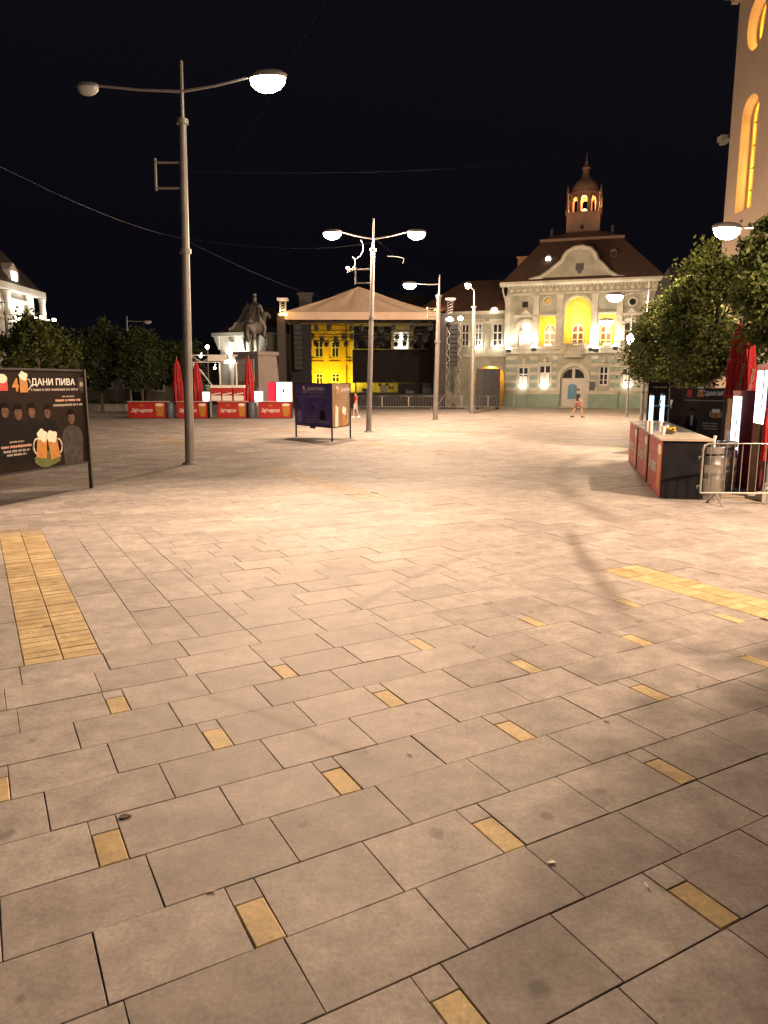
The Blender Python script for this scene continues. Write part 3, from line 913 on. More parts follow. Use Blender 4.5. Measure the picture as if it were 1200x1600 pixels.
# lit beer taps
for (px, lab) in ((1016, 'blue-lit beer tap column beside the white cups'), (1033, 'blue-lit beer tap column with a white handle over the worktop')):
    p = on_bar(px, 663)
    t = thing('beer_tap', lab, 'beer tap', (p.x, p.y, 1.12), 0, 'blue-lit beer taps')
    MB().lathe([(.11,0),(.11,.03),(.06,.05)], 12).build('tap_base', m_metal, t, True)
    MB().tube([(0,0,.04),(0,0,.70)], .052, 10).build('lit_column', m_bluescreen, t, True)
    MB().tube([(0,0,.70),(0,0,.75)], [.055,.03], 10).build('cap', m_metal, t, True)
    MB().tube([(.04,0,.46),(.2,-.02,.46),(.22,-.02,.40)], .02, 8).build('spout', m_metal, t, True)
    MB().tube([(.2,-.02,.47),(.22,-.02,.60)], [.015,.028], 8).build('handle', m_white, t, True)
# cups and glasses on the bar
m_cup = mat('white_plastic_cup', (.75, .70, .64), .4, 0, .06, 8)
cups = [(1011, 668, 3), (1016, 672, 4), (1031, 668, 3), (1036, 673, 2), (1041, 671, 2)]
for i, (px, py, nn) in enumerate(cups):
    p = on_bar(px, py + 6)
    o = MB()
    for k in range(nn): o.lathe([(.034,.0+.05*k),(.046,.115+.05*k),(.044,.117+.05*k)], 12)
    tag(o.build('cup_stack', m_cup, None, True, loc=(p.x, p.y, 1.121)), 'stack of white plastic cups on the tap bar', 'cup stack', 'cup stacks on the bar')
p = on_bar(1048, 678)
t = thing('lemon_bowl', 'shallow dish with yellow slices on the bar worktop', 'dish', (p.x, p.y, 1.121))
MB().lathe([(.05,0),(.13,.05),(.14,.06),(.12,.055),(.04,.015)], 14).build('dish', m_metal, t, True)
m_lemon = mat('yellow_peel', (.65, .42, .04), .5, 0, .2, 20)
for i in range(5):
    MB().lathe([(.02,0),(.045,.02),(.045,.04),(.015,.06)], 10, (.06*math.cos(i*1.3), .06*math.sin(i*1.3), .04+.012*i)).build('slice', m_lemon, t, True)

# steel keg
kp = G(1117, 783)
m_keg = mat('brushed_keg_steel', (.50, .48, .45), .32, .85, .15, 4)
t = thing('steel_keg', 'tall steel beer keg standing behind the crowd barrier', 'keg', (kp.x, kp.y + .22, 0))
MB().lathe([(.19,0),(.20,.03),(.20,.12),(.185,.15),(.205,.18),(.21,.36),(.222,.38),(.222,.41),(.21,.43),(.21,.62),(.222,.64),(.222,.67),(.21,.69),(.20,.80),(.12,.86),(.06,.87)], 24).build('keg_body', m_keg, t, True)
MB().lathe([(.17,.85),(.195,.86),(.195,.97),(.185,.98),(.18,.97),(.18,.87)], 24).build('top_rim', m_keg, t, True)
MB().lathe([(.04,.86),(.04,.97),(.02,1.0)], 10).build('valve', m_metal, t, True)
MB().tube([(0,0,.95),(0,.0,1.12),(.02,0,1.18)], .03, 8).build('tapping_head', m_cup, t, True)
kq = G(1127, 768)
t2 = thing('steel_keg', 'steel beer keg half hidden behind the taller keg', 'keg', (kq.x + .18, kq.y + .30, 0))
for ch in t.children: copy_tree(ch, t2)

# crowd barriers
m_galv = mat('bright_galvanised', (.55, .52, .48), .38, .7, .12, 5)
def barrier(A, B, label, group, h=1.08):
    pl_ = Plane(A, B); L_ = (pl_.B - pl_.A).length
    t = thing('crowd_barrier', label, 'barrier', pl_.A, pl_.rz, group)
    r = .10; z0, z1 = .20, h
    fr = [(0,0,z0),(0,0,z1-r),(r*.3,0,z1-r*.3),(r,0,z1),(L_-r,0,z1),(L_-r*.3,0,z1-r*.3),(L_,0,z1-r),(L_,0,z0)]
    MB().tube(fr, .019, 8).tube([(0,0,z0),(L_,0,z0)], .017, 8).build('frame', m_galv, t, True)
    n = max(6, int(L_/.13))
    for i in range(1, n):
        x = L_*i/n
        MB().tube([(x,0,z0),(x,0,z1)], .0065, 5).build('upright_bar', m_galv, t, True)
    for x in (.28, L_-.28):
        MB().tube([(x,-.34,.0),(x,0,z0-.015)], .017, 6).tube([(x,.34,.0),(x,0,z0-.015)], .017, 6).build('foot', m_galv, t, True)
    MB().tube([(-.02,0,.85),(-.06,0,.85),(-.06,0,.78)], .010, 6).tube([(-.02,0,.33),(-.06,0,.33),(-.06,0,.26)], .010, 6).build('hook', m_galv, t, True)
    return t
a = D(1099, 700, 13.0); barrier((a.x, a.y), (a.x + 2.3, a.y - .15), 'bright steel crowd barrier in front of the keg', 'barriers at the bar')
x0 = D(556, 630, 60.5).x
labs = ['crowd barrier before the stage next to the child in red', 'crowd barrier before the stage behind the double lamp post', 'crowd barrier before the stage below the dark screen', 'crowd barrier before the stage between the two right lamp posts', 'crowd barrier before the stage at the speaker tower', 'crowd barrier in front of the grey side screen']
for i in range(6):
    barrier((x0 + 2.16*i, 60.5 + .03*i), (x0 + 2.16*i + 2.1, 60.5 + .03*i), labs[i], 'barriers before the stage')

# fridges with lit doors, seen almost edge-on
def fridge(A, B, z0, z1, dep, lab, m_side):
    pl_ = Plane(A, B); L_ = (pl_.B - pl_.A).length
    t = thing('beer_fridge', lab, 'fridge', pl_.A, pl_.rz, 'lit beer fridges')
    MB().box(0, L_, .02, dep, 0.02, z1+.12).build('cabinet', m_side, t)
    MB().box(.03, L_-.03, -.012, .012, z0, z1).build('lit_door', m_screen, t)
    MB().box(.0, L_, -.02, .016, z1+.01, z1+.12).build('header', m_red, t)
    MB().tube([(L_-.06,-.04,z0+.3),(L_-.06,-.04,z0+1.0)], .012, 6).build('door_handle', m_darkmetal, t, True)
m_fridge = mat('dark_red_fridge', (.12, .012, .02), .4, 0, .2, 3)
f1a, f1b = G(1160, 747), G(1139, 757)
fridge((7.33, 15.6), (7.19, 14.98), .42, 1.86, .62, 'tall beer fridge with a lit white door behind the keg', m_fridge)
fridge((8.34, 17.2), (8.22, 16.6), .45, 1.74, .62, 'tall beer fridge with a lit white door beside the wooden post', m_fridge)
fridge((7.19, 14.4), (7.01, 13.68), 1.38, 2.36, .5, 'high lit beer fridge beyond the wooden post with a bright door', m_fridge)
# folded parasols over the bar
parasol(1148, 502, 621, 16.25, 24, 'large red folded parasol above the lit fridges', 'red folded parasols of the bar')
parasol(1166, 525, 621, 18.3, 20, 'dark red folded parasol behind the large one', 'red folded parasols of the bar')
parasol(1201, 560, 718, 13.6, 20, 'red folded parasol hanging low beside the wooden posts', 'red folded parasols of the bar')
# wooden posts of the booth
for (px, py, hh, lab) in ((1178, 775, 1.35, 'stout brown wooden post behind the barrier'), (1196, 772, 1.25, 'tan wooden post beside the low parasol')):
    p = G(px, py); t = thing('wooden_post', lab, 'post', (p.x, p.y, 0), .3, 'wooden posts at the bar')
    MB().box(-.075, .075, -.075, .075, .012, hh).build('timber', m_wood, t)
    MB().box(-.10, .10, -.10, .10, 0, .012).build('foot_plate', m_darkmetal, t)
    MB().box(-.085, .085, -.085, .085, hh+.001, hh+.03).build('cap', m_wood, t)
p = G(1196, 781); t = thing('concrete_weight', 'pale concrete weight block at the foot of the tan post', 'weight block', (p.x - .03, p.y - .12, 0))
MB().box(-.17, .25, -.14, .10, 0, .16).build('block', m_concrete, t)
MB().tube([(-.03,0,.158),(-.03,0,.20),(.1,0,.20),(.1,0,.158)], .012, 6).build('lifting_loop', m_darkmetal, t, True)

# poster boards behind the bar: a three-sided stand and a narrow one
Ap = D(1046, 640, 19.6); Bp = D(1132, 640, 18.2); Cp = Vector((Ap.x + 2.3, Ap.y + 1.4, 0))
st, fc = stand((Ap.x, Ap.y), (Bp.x, Bp.y), (Cp.x, Cp.y), .55, 1.98, 'brown three-sided poster stand behind the tap bar with printed beer mugs', (mat('mid_brown_print', (.045, .026, .017), .6, 0, .5, 1.6, spec=.15), m_board_tan, m_board_dark))
f0, Lf = fc[0]
def h7(pl_, x, y): return pl_.uz(980 + x/7.06, 580 + y/7.06)
pc = Plane((Ap.x, Ap.y), (Bp.x, Bp.y))
a = h7(pc, 810, 245); mug(f0, 'printed_mug', a[0], a[1]-.09, .17, .26, yb-.004)
a = h7(pc, 690, 240); MB().prism(rect(a[0]-.07, a[0]+.07, a[1]-.10, a[1]+.10), yb, yb+.003).build('printed_cup', m_redprint, f0)
a = h7(pc, 980, 250); text('title_lettering', 'ДАНИ ПИВА', .13, m_textwhite, f0, (a[0], yb, a[1]), bold=.004, width=.55)
a0 = h7(pc, 640, 318); a1 = h7(pc, 1100, 318)
MB().box(a0[0], a1[0], yb, yb+.003, a0[1]-.01, a0[1]+.01).build('printed_rule', m_dim, f0)
a = h7(pc, 710, 450); bust(f0, a[0], a[1], .55, yb+.001, m_suit, 3)
a = h7(pc, 712, 540); MB().prism([(a[0]-.05, a[1]+.12), (a[0]+.05, a[1]+.12), (a[0]+.02, a[1]-.14), (a[0]-.02, a[1]-.14)], yb-.003, yb).build('printed_shirt', m_dim, f0)
a = h7(pc, 980, 470); mug(f0, 'printed_mug', a[0]-.08, a[1]-.10, .12, .22, yb-.006, -.15, -1); mug(f0, 'printed_mug', a[0]+.08, a[1]-.10, .12, .22, yb-.010, .15, 1)
for k, yy in enumerate((570, 600, 630)):
    a0 = h7(pc, 830, yy); a1 = h7(pc, 1000, yy); lines(f0, 'small_print', a0[0], a1[0], a0[1], .035, m_dim, yb, k+40)
Aq = D(1012, 640, 23.0); Bq = D(1052, 640, 22.4); Cq = Vector((Aq.x + 1.2, Aq.y + 1.5, 0))
st, fc = stand((Aq.x, Aq.y), (Bq.x, Bq.y), (Cq.x, Cq.y), .45, 2.15, 'narrow black poster stand under the leafy tree next to the taps', (m_blackpanel, m_board_dark, m_blackpanel))
f0 = fc[0][0]; pc = Plane((Aq.x, Aq.y), (Bq.x, Bq.y))
a = h7(pc, 320, 50); 
lines(f0, 'small_print', .1, .6, 2.0, .05, m_dim, yb, 31); bust(f0, .45, 1.35, .6, yb+.001, m_suit, 6)
# ------------------------------------------------------------------ town hall
m_stone = mat('pale_green_plaster', (.34, .33, .25), .8, 0, .28, 1.0, .2)
m_stonew = mat('white_stucco', (.50, .47, .38), .75, 0, .24, 1.3, .15)
m_bandg = mat('grey_green_band', (.27, .34, .28), .8, 0, .12, 1.4, .1)
m_plinth = mat('green_plinth', (.25, .33, .26), .8, 0, .15, 1.2, .15)
m_roof = mat('brown_roof_tile', (.085, .046, .032), .8, 0, .25, 1.5, .2)
m_copper = mat('brown_copper', (.20, .115, .08), .6, .1, .25, 2, .1)
m_yellow = mat('yellow_loggia_plaster', (.66, .46, .12), .75, 0, .1, 1.5)
m_frame = mat('white_window_frame', (.72, .70, .64), .5, 0, .05, 2)
m_redpane = mat('reddish_curtain_glass', (.055, .013, .008), .2, 0, .3, 3)
m_door = mat('cream_door', (.52, .50, .43), .55, 0, .08, 3)
m_blue = mat('blue_poster', (.08, .22, .32), .5, 0, .2, 4)
m_shield = mat('dark_shield', (.05, .045, .05), .5, .2, .4, 4)
m_floodglow = mat('floodlight_lens', (.9, .9, .85), .4, 0, 0, emit=(1, .93, .78), estr=16)
m_yglow = mat('yellow_lamp', (.9, .7, .2), .4, 0, 0, emit=(1, .62, .12), estr=10)
m_oglow = mat('orange_lamp', (.9, .6, .2), .4, 0, 0, emit=(1, .45, .10), estr=9)

CL = D(788, 637, 66.0); CR = D(1017, 637, 62.3)
CL = Vector((CL.x, CL.y, 0)); CR = Vector((CR.x, CR.y, 0))
CH = Plane((CL.x, CL.y), (CR.x, CR.y)); CW = (CR - CL).length
hall = thing('town_hall', 'ornate floodlit town hall with curved gable, yellow loggia and lantern tower', 'town hall', CL, CH.rz)
def z6(x, y): return CH.uz(780 + x/4.615, 440 + y/4.615)
def z5(x, y): return CH.uz(780 + x/4.615, 230 + y/4.615)
ZC = z6(120, 30)[1]             # underside of the cornice
ZC = (z6(100, 30)[1] + z6(1000, 12)[1]) / 2
# window openings as (u0,u1,z0,z1,kind)
def uo(x0, x1, y0, y1):
    a = z6(x0, y1); b = z6(x1, y1); c = z6((x0+x1)/2, y0)
    return a[0], b[0], (a[1]+b[1])/2, c[1]
g1 = uo(135, 205, 618, 745); g2 = uo(285, 366, 605, 742); g3 = uo(720, 780, 612, 745); g4 = uo(882, 962, 625, 742)
dr = uo(435, 617, 612, 885); dr = (dr[0], dr[1], .12, dr[3])
s1 = uo(137, 233, 290, 462); s5 = uo(897, 985, 278, 460)
by1 = uo(285, 402, 248, 462); by2 = uo(466, 651, 108, 455); by3 = uo(716, 830, 232, 462)
q1 = uo(166, 208, 143, 186); r1 = z6(350, 140); r2 = z6(745, 130); r3 = z6(963, 145)
outer = rect(0, CW, 0, ZC + .02)
holes = [rect(*g1), rect(*g2), rect(*g3), rect(*g4), arch(*dr), arch(*s1), arch(*s5), rect(*by1), arch(*by2), rect(*by3), rect(*q1),
         disc(r1[0], r1[1], .27), disc(r3[0], r3[1], .27)]
MB().wall(outer, holes, 0, .45).build('front_wall', m_stone, hall)
# side and back walls, floor of the block
MB().box(0, .3, .46, 13.5, 0, ZC).build('side_wall', m_stone, hall)
MB().box(CW-.3, CW, .46, 13.5, 0, ZC).build('side_wall', m_stone, hall)
# loggia: a deep yellow recess behind the three bays
zl0 = by1[2] - .02; zl1 = by2[3] + .25
lg = MB()
ul, ur = by1[0] - .3, by3[1] + .3
lg.box(ul, ur, 1.55, 1.65, zl0, zl1).build('loggia_back_wall', m_yellow, hall)
MB().box(ul, ur, .46, 1.55, zl0-.12, zl0-.001).build('loggia_floor', m_stonew, hall)
MB().box(ul, ur, .46, 1.55, zl1, zl1+.1).build('loggia_ceiling', m_yellow, hall)
for u in (ul-.1, ur): MB().box(u, u+.1, .46, 1.55, zl0, zl1).build('loggia_end_wall', m_yellow, hall)
# divisions between bays inside
for u in ((by1[1]+by2[0])/2, (by2[1]+by3[0])/2):
    MB().box(u-.15, u+.15, .46, 1.54, zl0, zl1-.001).build('loggia_partition', m_yellow, hall)
def window(op, y, archd, pane_m, cross=True, t=.06):
    u0, u1, z0, z1 = op
    ring = (arch if archd else rect)(u0, u1, z0, z1)
    cx, cz = (u0+u1)/2, (z0+z1)/2
    inner = [(cx + (a-cx)*(1-2*t/(u1-u0)), cz + (b-cz)*(1-2*t/(z1-z0))) for a, b in ring]
    fr = MB().wall(ring, [inner], y, y+.08)
    fr.box(cx-.05, cx+.05, y-.004, y+.06, z0+.01, z1-.03)
    if cross:
        zt = z0 + (z1-z0)*.60
        fr.box(u0+.02, u1-.02, y-.006, y+.06, zt-.05, zt+.05)
        zt = z0 + (z1-z0)*.27
        fr.box(u0+.02, u1-.02, y-.002, y+.05, zt-.025, zt+.025)
    f = fr.build('window', m_frame, hall)
    MB().prism(inner, y+.03, y+.04).build('pane', pane_m, f)
    return f
for op in (g1, g2, g3, g4): window(op, .18, False, m_glass, True, .06)
for op in (s1, s5): window(op, .2, True, m_glass)
# bright shutters standing in some of the lower windows
for op in (g2, g4, g1):
    u0, u1, z0, z1 = op; w = (u1-u0)
    for k in range(2):
        a = u0 + .03 + k*(w*.5); 
        MB().box(a+.06, a+w*.5-.12, .10, .13, z0+.06, z0+(z1-z0)*(.58 if op is not g1 else .5)).build('inner_blind', m_frame, hall)
# windows at the back of the loggia
w1 = uo(308, 397, 300, 458); w2 = uo(513, 600, 298, 452); w3 = uo(722, 805, 296, 458)
for w in (w1, w2, w3): window(w, 1.42, True, m_redpane)
for op, yy in ((q1, .2),): 
    MB().prism(rect(*q1), .25, .27).build('attic_window', m_glass, hall)
MB().prism(disc(r1[0], r1[1], .26), .25, .27).build('round_window', m_yellow, hall)
MB().prism(disc(r3[0], r3[1], .26), .25, .27).build('round_window', m_glass, hall)
def surround(ring, grow, y0, name, m):
    cx = sum(p[0] for p in ring)/len(ring); cz = sum(p[1] for p in ring)/len(ring)
    xs = [p[0] for p in ring]; zs = [p[1] for p in ring]; w = max(xs)-min(xs); h = max(zs)-min(zs); cx = (max(xs)+min(xs))/2; cz = (max(zs)+min(zs))/2
    out = [(cx+(a-cx)*(1+2*grow/w), cz+(b-cz)*(1+2*grow/h)) for a, b in ring]
    return MB().wall(out, [ring], y0, .0).build(name, m, hall)
for op in (s1, s5): surround(arch(*op), .22, -.10, 'window_surround', m_stonew)
surround(arch(*by2), .18, -.10, 'loggia_surround', m_stonew)
for op in (by1, by3): surround(rect(*op), .14, -.07, 'loggia_surround', m_stonew)
for op in (g1, g2, g3, g4): surround(rect(*op), .13, -.06, 'window_surround', m_stonew)
surround(arch(*dr), .30, -.16, 'door_surround', m_stonew)
for c in (r1, r3): surround(disc(c[0], c[1], .27), .14, -.06, 'round_window_surround', m_stonew)
# pediments over first floor windows and keystones over the ground floor ones
for op in (s1, s5):
    cx = (op[0]+op[1])/2; zt = op[3] + .42; w = (op[1]-op[0])*.85
    MB().box(cx-w, cx+w, -.16, -.002, zt, zt+.14).prism([(cx-w*.55, zt+.141), (cx+w*.55, zt+.141), (cx, zt+.62)], -.14, -.002).build('window_pediment', m_stonew, hall)
for op in (g1, g2, g3, g4):
    cx = (op[0]+op[1])/2; zt = op[3] + .14
    MB().box(cx-.62, cx+.62, -.14, -.002, zt, zt+.12).lathe([(.10,.0),(.24,.12),(.12,.28),(.20,.38),(.05,.5)], 8, (cx, -.10, zt+.12)).build('keystone', m_stonew, hall)
# door leaves, fanlight
u0, u1, z0, z1 = dr; cx = (u0+u1)/2
ring = arch(u0+.02, u1-.02, z0, z1-.02)
door = MB().prism(ring, .30, .36).build('door', m_door, hall)
for k in (-1, 1):
    MB().box(min(cx+k*.06, cx+k*(u1-cx-.12)), max(cx+k*.06, cx+k*(u1-cx-.12)), .27, .299, z0+.25, z0+(z1-z0)*.30).build('door_panel', m_door, door)
    MB().box(min(cx+k*.06, cx+k*(u1-cx-.12)), max(cx+k*.06, cx+k*(u1-cx-.12)), .27, .299, z0+(z1-z0)*.34, z0+(z1-z0)*.64).build('door_panel', m_door, door)
    fan = [(cx+k*.12, z0+(z1-z0)*.71), (cx+k*(u1-cx-.14), z0+(z1-z0)*.71), (cx+k*(u1-cx-.25), z0+(z1-z0)*.83), (cx+k*(u1-cx)*.45, z0+(z1-z0)*.92), (cx+k*.12, z0+(z1-z0)*.94)]
    MB().prism(fan, .27, .298).build('fanlight_pane', m_glass, door)
MB().box(cx-.03, cx+.03, .25, .299, z0, z1-.1).build('door_post', m_door, door)
a = z6(525, 795)
MB().prism([(a[0]-.38,a[1]-.62),(a[0]+.38,a[1]-.62),(a[0]+.38,a[1]+.50),(a[0]+.2,a[1]+.66),(a[0]-.2,a[1]+.66),(a[0]-.38,a[1]+.50)], .20, .25).build('blue_notice', m_blue, door)
a = z6(665, 752); MB().box(a[0]-.28, a[0]+.28, -.12, -.065, a[1]-.38, a[1]+.36).build('wall_plaque', m_shield, hall)
# banded masonry of the ground floor
zb0 = z6(320, 790)[1]; zb1 = z6(320, 535)[1]
nb = 9; hb = (zb1 - zb0) / nb
blocks = [(.02, g1[0]-.15), (g1[1]+.15, g2[0]-.15), (g2[1]+.15, dr[0]-.34), (dr[1]+.34, g3[0]-.15), (g3[1]+.15, g4[0]-.15), (g4[1]+.15, CW-.02)]
for i in range(nb):
    for (a, b) in blocks:
        if b - a < .15: continue
        MB().box(a, b, -.05, -.003, zb0 + i*hb + .025, zb0 + (i+1)*hb - .025).build('band_stone', m_stonew if i % 2 == 0 else m_bandg, hall)
# plinth blocks with a pale cap
for (xa, xb) in ((200, 432), (640, 852)):
    ua, ub = z6(xa, 850)[0], z6(xb, 850)[0]; zt = z6((xa+xb)/2, 812)[1]
    MB().box(ua, ub, -.35, -.06, 0, zt).build('plinth', m_plinth, hall)
    MB().box(ua-.05, ub+.05, -.40, -.055, zt+.002, zt+.26).build('plinth_cap', m_stonew, hall)
for (ua, ub) in ((0, z6(196, 850)[0]), (z6(856, 850)[0], CW)):
    zt = z6(300, 812)[1]
    MB().box(ua, ub, -.12, -.055, 0, zt*.9).build('plinth', m_plinth, hall)
# string courses
zs = z6(320, 520)[1]
for (zz, hh, dd) in ((zs, .22, .22), (by1[2]-.28, .16, .18)):
    MB().box(-.06, CW+.06, -dd, -.002, zz, zz+hh).build('string_course', m_stonew, hall)
# parapet panels between the string courses
for (a, b) in ((.35, by1[0]-.2), (by1[0]+.05, by1[1]-.05), (by3[0]+.05, by3[1]-.05), (by3[1]+.2, CW-.35)):
    MB().box(a, b, -.09, -.003, zs+.26, by1[2]-.31).build('parapet_panel', m_stonew, hall)
# balcony with balusters
bu0, bu1 = z6(445, 500)[0], z6(632, 500)[0]; bz0, bz1 = z6(540, 548)[1], z6(540, 452)[1]
bal = MB()
def bow(y): return [(bu0 + (bu1-bu0)*i/12, -.12 - y*math.sin(math.pi*i/12)**.6) for i in range(13)]
pts = bow(1.0) + [(bu1, -.12), (bu0, -.12)]
flr = MB().plate(pts, bz0+.25, bz0+.48).build('balcony', m_stonew, hall)
MB().plate([(bu0+(p[0]-bu0)*.8+(bu1-bu0)*.1, p[1]*.75-.03) for p in pts], bz0, bz0+.249).build('balcony_corbel', m_stonew, flr)
MB().tube([(p[0], p[1]+.05, bz1) for p in bow(.98)], .07, 6).build('balcony_rail', m_stonew, flr)
for i in range(13):
    p = bow(.92)[i]
    MB().lathe([(.05,0),(.09,.15),(.09,.3),(.04,.55),(.07,bz1-bz0-.50)], 8, (p[0], p[1]+.02, bz0+.482)).build('baluster', m_stonew, flr, True)
# pilasters and half columns
zp0 = by1[2] - .1; zp1 = ZC - 1.05
for x in (262, 432, 682, 862, 60, 1048):
    u = z6(x, 350)[0]
    m = MB().box(u-.24, u+.24, -.16, -.004, zp0, zp1).box(u-.31, u+.31, -.22, -.003, zp1+.001, zp1+.28).box(u-.29, u+.29, -.20, -.003, zp0-.001, zp0+.3)
    m.build('pilaster', m_stonew, hall)
# frieze with rosettes and dentils, cornice
MB().box(-.03, CW+.03, -.10, -.003, ZC-.72, ZC-.60).build('frieze_moulding', m_stonew, hall)
nro = 22
for i in range(nro):
    u = .35 + (CW-.7)*i/(nro-1)
    MB().prism(disc(u, ZC-.36, .15, .15, 10), -.09, -.004).build('rosette', m_stonew, hall)
for i in range(40):
    u = .12 + (CW-.24)*i/39
    MB().box(u-.06, u+.06, -.22, -.003, ZC-.16, ZC-.02).build('dentil', m_stonew, hall)
cz = ZC
MB().prism([(0,0),(.35,0),(.45,.12),(.6,.16),(.6,.34),(0,.34)], 0, 1).xf(Matrix(((0,CW+1.2,0,-.6),(-1,0,0,-.002),(0,0,1,cz),(0,0,0,1)))).build('cornice', m_stonew, hall)
for u in (-.35, CW+.35):
    s_ = -1 if u < 0 else 1
    MB().tube([(u,-.35,cz+.1),(u,-.35,cz-.35),(u-s_*.30,-.12,cz-1.5),(u-s_*.30,-.12,cz-2.2)], .07, 8).build('downpipe', m_stonew, hall, True)
# curved gable
gp = [(215,962),(300,940),(370,892),(430,842),(455,822),(468,792),(492,758),(540,730),(600,720),(658,734),(690,772),(706,818),(735,838),(790,898),(850,934),(938,948)]
gpts = [z5(*p) for p in gp]
base_z = cz + .34
poly = [(gpts[0][0], base_z)] + [(a, max(b, base_z+.02)) for a, b in gpts] + [(gpts[-1][0], base_z)]
MB().prism(poly, .02, .45).build('gable', m_stone, hall)
rim = [(a, -.05, max(b, base_z+.05)) for a, b in gpts]
MB().tube([(p[0], .12, p[2]) for p in rim], .25, 6).build('gable_coping', m_stonew, hall, True)
a = z5(580, 875)
MB().prism([(a[0]-.33,a[1]+.42),(a[0]+.33,a[1]+.42),(a[0]+.33,a[1]-.05),(a[0],a[1]-.48),(a[0]-.33,a[1]-.05)], -.06, .015).build('coat_of_arms', m_shield, hall)
# main hipped roof with flat-topped break
rz0 = cz + .345
e0, e1 = z5(60, 975)[0], z5(1150, 960)[0]
bz = (z5(305, 692)[1] + z5(890, 652)[1]) / 2
b0, b1 = z5(305, 690)[0], z5(890, 655)[0]
# the break stands about 5 m behind the front; widen for that depth
def back(u_px, y_px, yb_):
    """local u,z of a pixel on the plane yb_ metres behind the front"""
    pl_ = Plane((CL + CH.n*yb_)[:2], (CR + CH.n*yb_)[:2]); return pl_.uz(780 + u_px/4.615, 230 + y_px/4.615)
B0 = back(305, 690, 3.6); B1 = back(892, 652, 3.6); bzz = (B0[1]+B1[1])/2
rf = MB().add([(-.5,-.3,rz0),(CW+.5,-.3,rz0),(CW+.5,13.8,rz0),(-.5,13.8,rz0),
          (B0[0],3.6,bzz),(B1[0],3.6,bzz),(B1[0],10,bzz),(B0[0],10,bzz)],
         [(0,1,5,4),(1,2,6,5),(2,3,7,6),(3,0,4,7),(4,5,6,7),(3,2,1,0)]).build('roof', m_roof, hall)
MB().box(B0[0]-.15, B1[0]+.15, 3.45, 10.15, bzz+.002, bzz+.22).build('roof_curb', m_copper, rf)
T0 = back(482, 632, 6.0); T1 = back(738, 612, 6.0); tz = (T0[1]+T1[1])/2
MB().add([(B0[0]-.1,3.5,bzz+.225),(B1[0]+.1,3.5,bzz+.225),(B1[0]+.1,10.1,bzz+.225),(B0[0]-.1,10.1,bzz+.225),
      (T0[0],5.3,tz),(T1[0],5.3,tz),(T1[0],8.3,tz),(T0[0],8.3,tz)],
     [(0,1,5,4),(1,2,6,5),(2,3,7,6),(3,0,4,7),(4,5,6,7),(3,2,1,0)]).build('upper_roof', m_copper, rf)
# dormers with lamps
for (x, y, lit) in ((358, 800, True), (828, 762, False)):
    a = back(x, y, 2.3)
    d = MB().lathe([(.34,0),(.34,.55),(.25,.72),(.05,.80)], 12, (a[0], 2.1, a[1]-.45)).build('dormer', m_copper, rf, True)
    MB().prism(disc(a[0], a[1]-.16, .22, .22, 12), 1.70, 1.76).build('dormer_lamp', m_floodglow if lit else m_glass, d)
# lantern tower
tw0 = back(484, 560, 6.2); tw1 = back(726, 560, 6.2); tcx = (tw0[0]+tw1[0])/2; thw = (tw1[0]-tw0[0])/2; tcy = 6.2 + thw
def tzz(y): return back(605, y, 6.2 + thw)[1]
MB().box(tcx-thw, tcx+thw, tcy-thw, tcy+thw, tz-.6, tzz(505)).build('tower_base', m_copper, hall)
MB().box(tcx-thw-.12, tcx+thw+.12, tcy-thw-.12, tcy+thw+.12, tzz(505)+.002, tzz(505)+.18).build('tower_cornice', m_copper, hall)
a = back(598, 575, 6.2); MB().prism(disc(a[0], a[1], .16, .22, 10), tcy-thw-.03, tcy-thw-.004).build('tower_port', m_glass, hall)
lz0 = tzz(505)+.185; lz1 = tzz(352); lr = thw*.80
lant = MB()
W = lr*math.tan(math.pi/8)
for k in range(8):
    ang = math.pi/8 + k*math.pi/4
    x, y = tcx + lr/math.cos(math.pi/8)*math.cos(ang), tcy + lr/math.cos(math.pi/8)*math.sin(ang)
    MB().lathe([(.17,0),(.14,.1),(.12,lz1-lz0-.2),(.19,lz1-lz0)], 8, (x, y, lz0)).build('lantern_column', m_copper, hall, True)
for k in range(8):
    ang = k*math.pi/4
    ring = rect(-W+.05, W-.05, 0, lz1-lz0+.05); hole = arch(-W+.22, W-.22, .12, lz1-lz0-.22)
    m = MB().wall(ring, [hole], 0, .12)
    m.xf(Matrix.Translation((tcx + (lr-.02)*math.cos(ang), tcy + (lr-.02)*math.sin(ang), lz0+.002)) @ Matrix.Rotation(ang + math.pi/2, 4, 'Z'))
    m.build('lantern_arch', m_copper, hall)
for (sx, sy) in ((-1,-1),(1,-1),(1,1),(-1,1)):
    MB().lathe([(.16,0),(.16,.2),(.08,.3),(.08,1.5),(.13,1.55),(.02,2.3)], 8, (tcx+sx*thw*.98, tcy+sy*thw*.98, tzz(505)+.185)).build('corner_pinnacle', m_copper, hall, True)
k_ = thw
MB().lathe([(lr*1.20,lz1),(lr*1.22,lz1+.18),(lr*1.04,lz1+.24),(lr*1.08,tzz(320)),(lr*.98,tzz(290)),(lr*.86,tzz(262)),(lr*.58,tzz(240)),(lr*.40,tzz(225)),(lr*.36,tzz(215))], 16, (tcx, tcy, 0)).build('dome', m_copper, hall, True)
MB().lathe([(lr*.36,tzz(214)),(lr*.30,tzz(205)),(lr*.28,tzz(165)),(lr*.38,tzz(155)),(lr*.30,tzz(145)),(lr*.10,tzz(118)),(.05,tzz(100)),(.03,tzz(45))], 12, (tcx, tcy, 0)).build('spire', m_copper, hall, True)
MB().lathe([(.02,-.14),(.13,-.05),(.13,.05),(.02,.14)], 10, (tcx, tcy, tzz(110))).build('spire_ball', m_copper, hall, True)
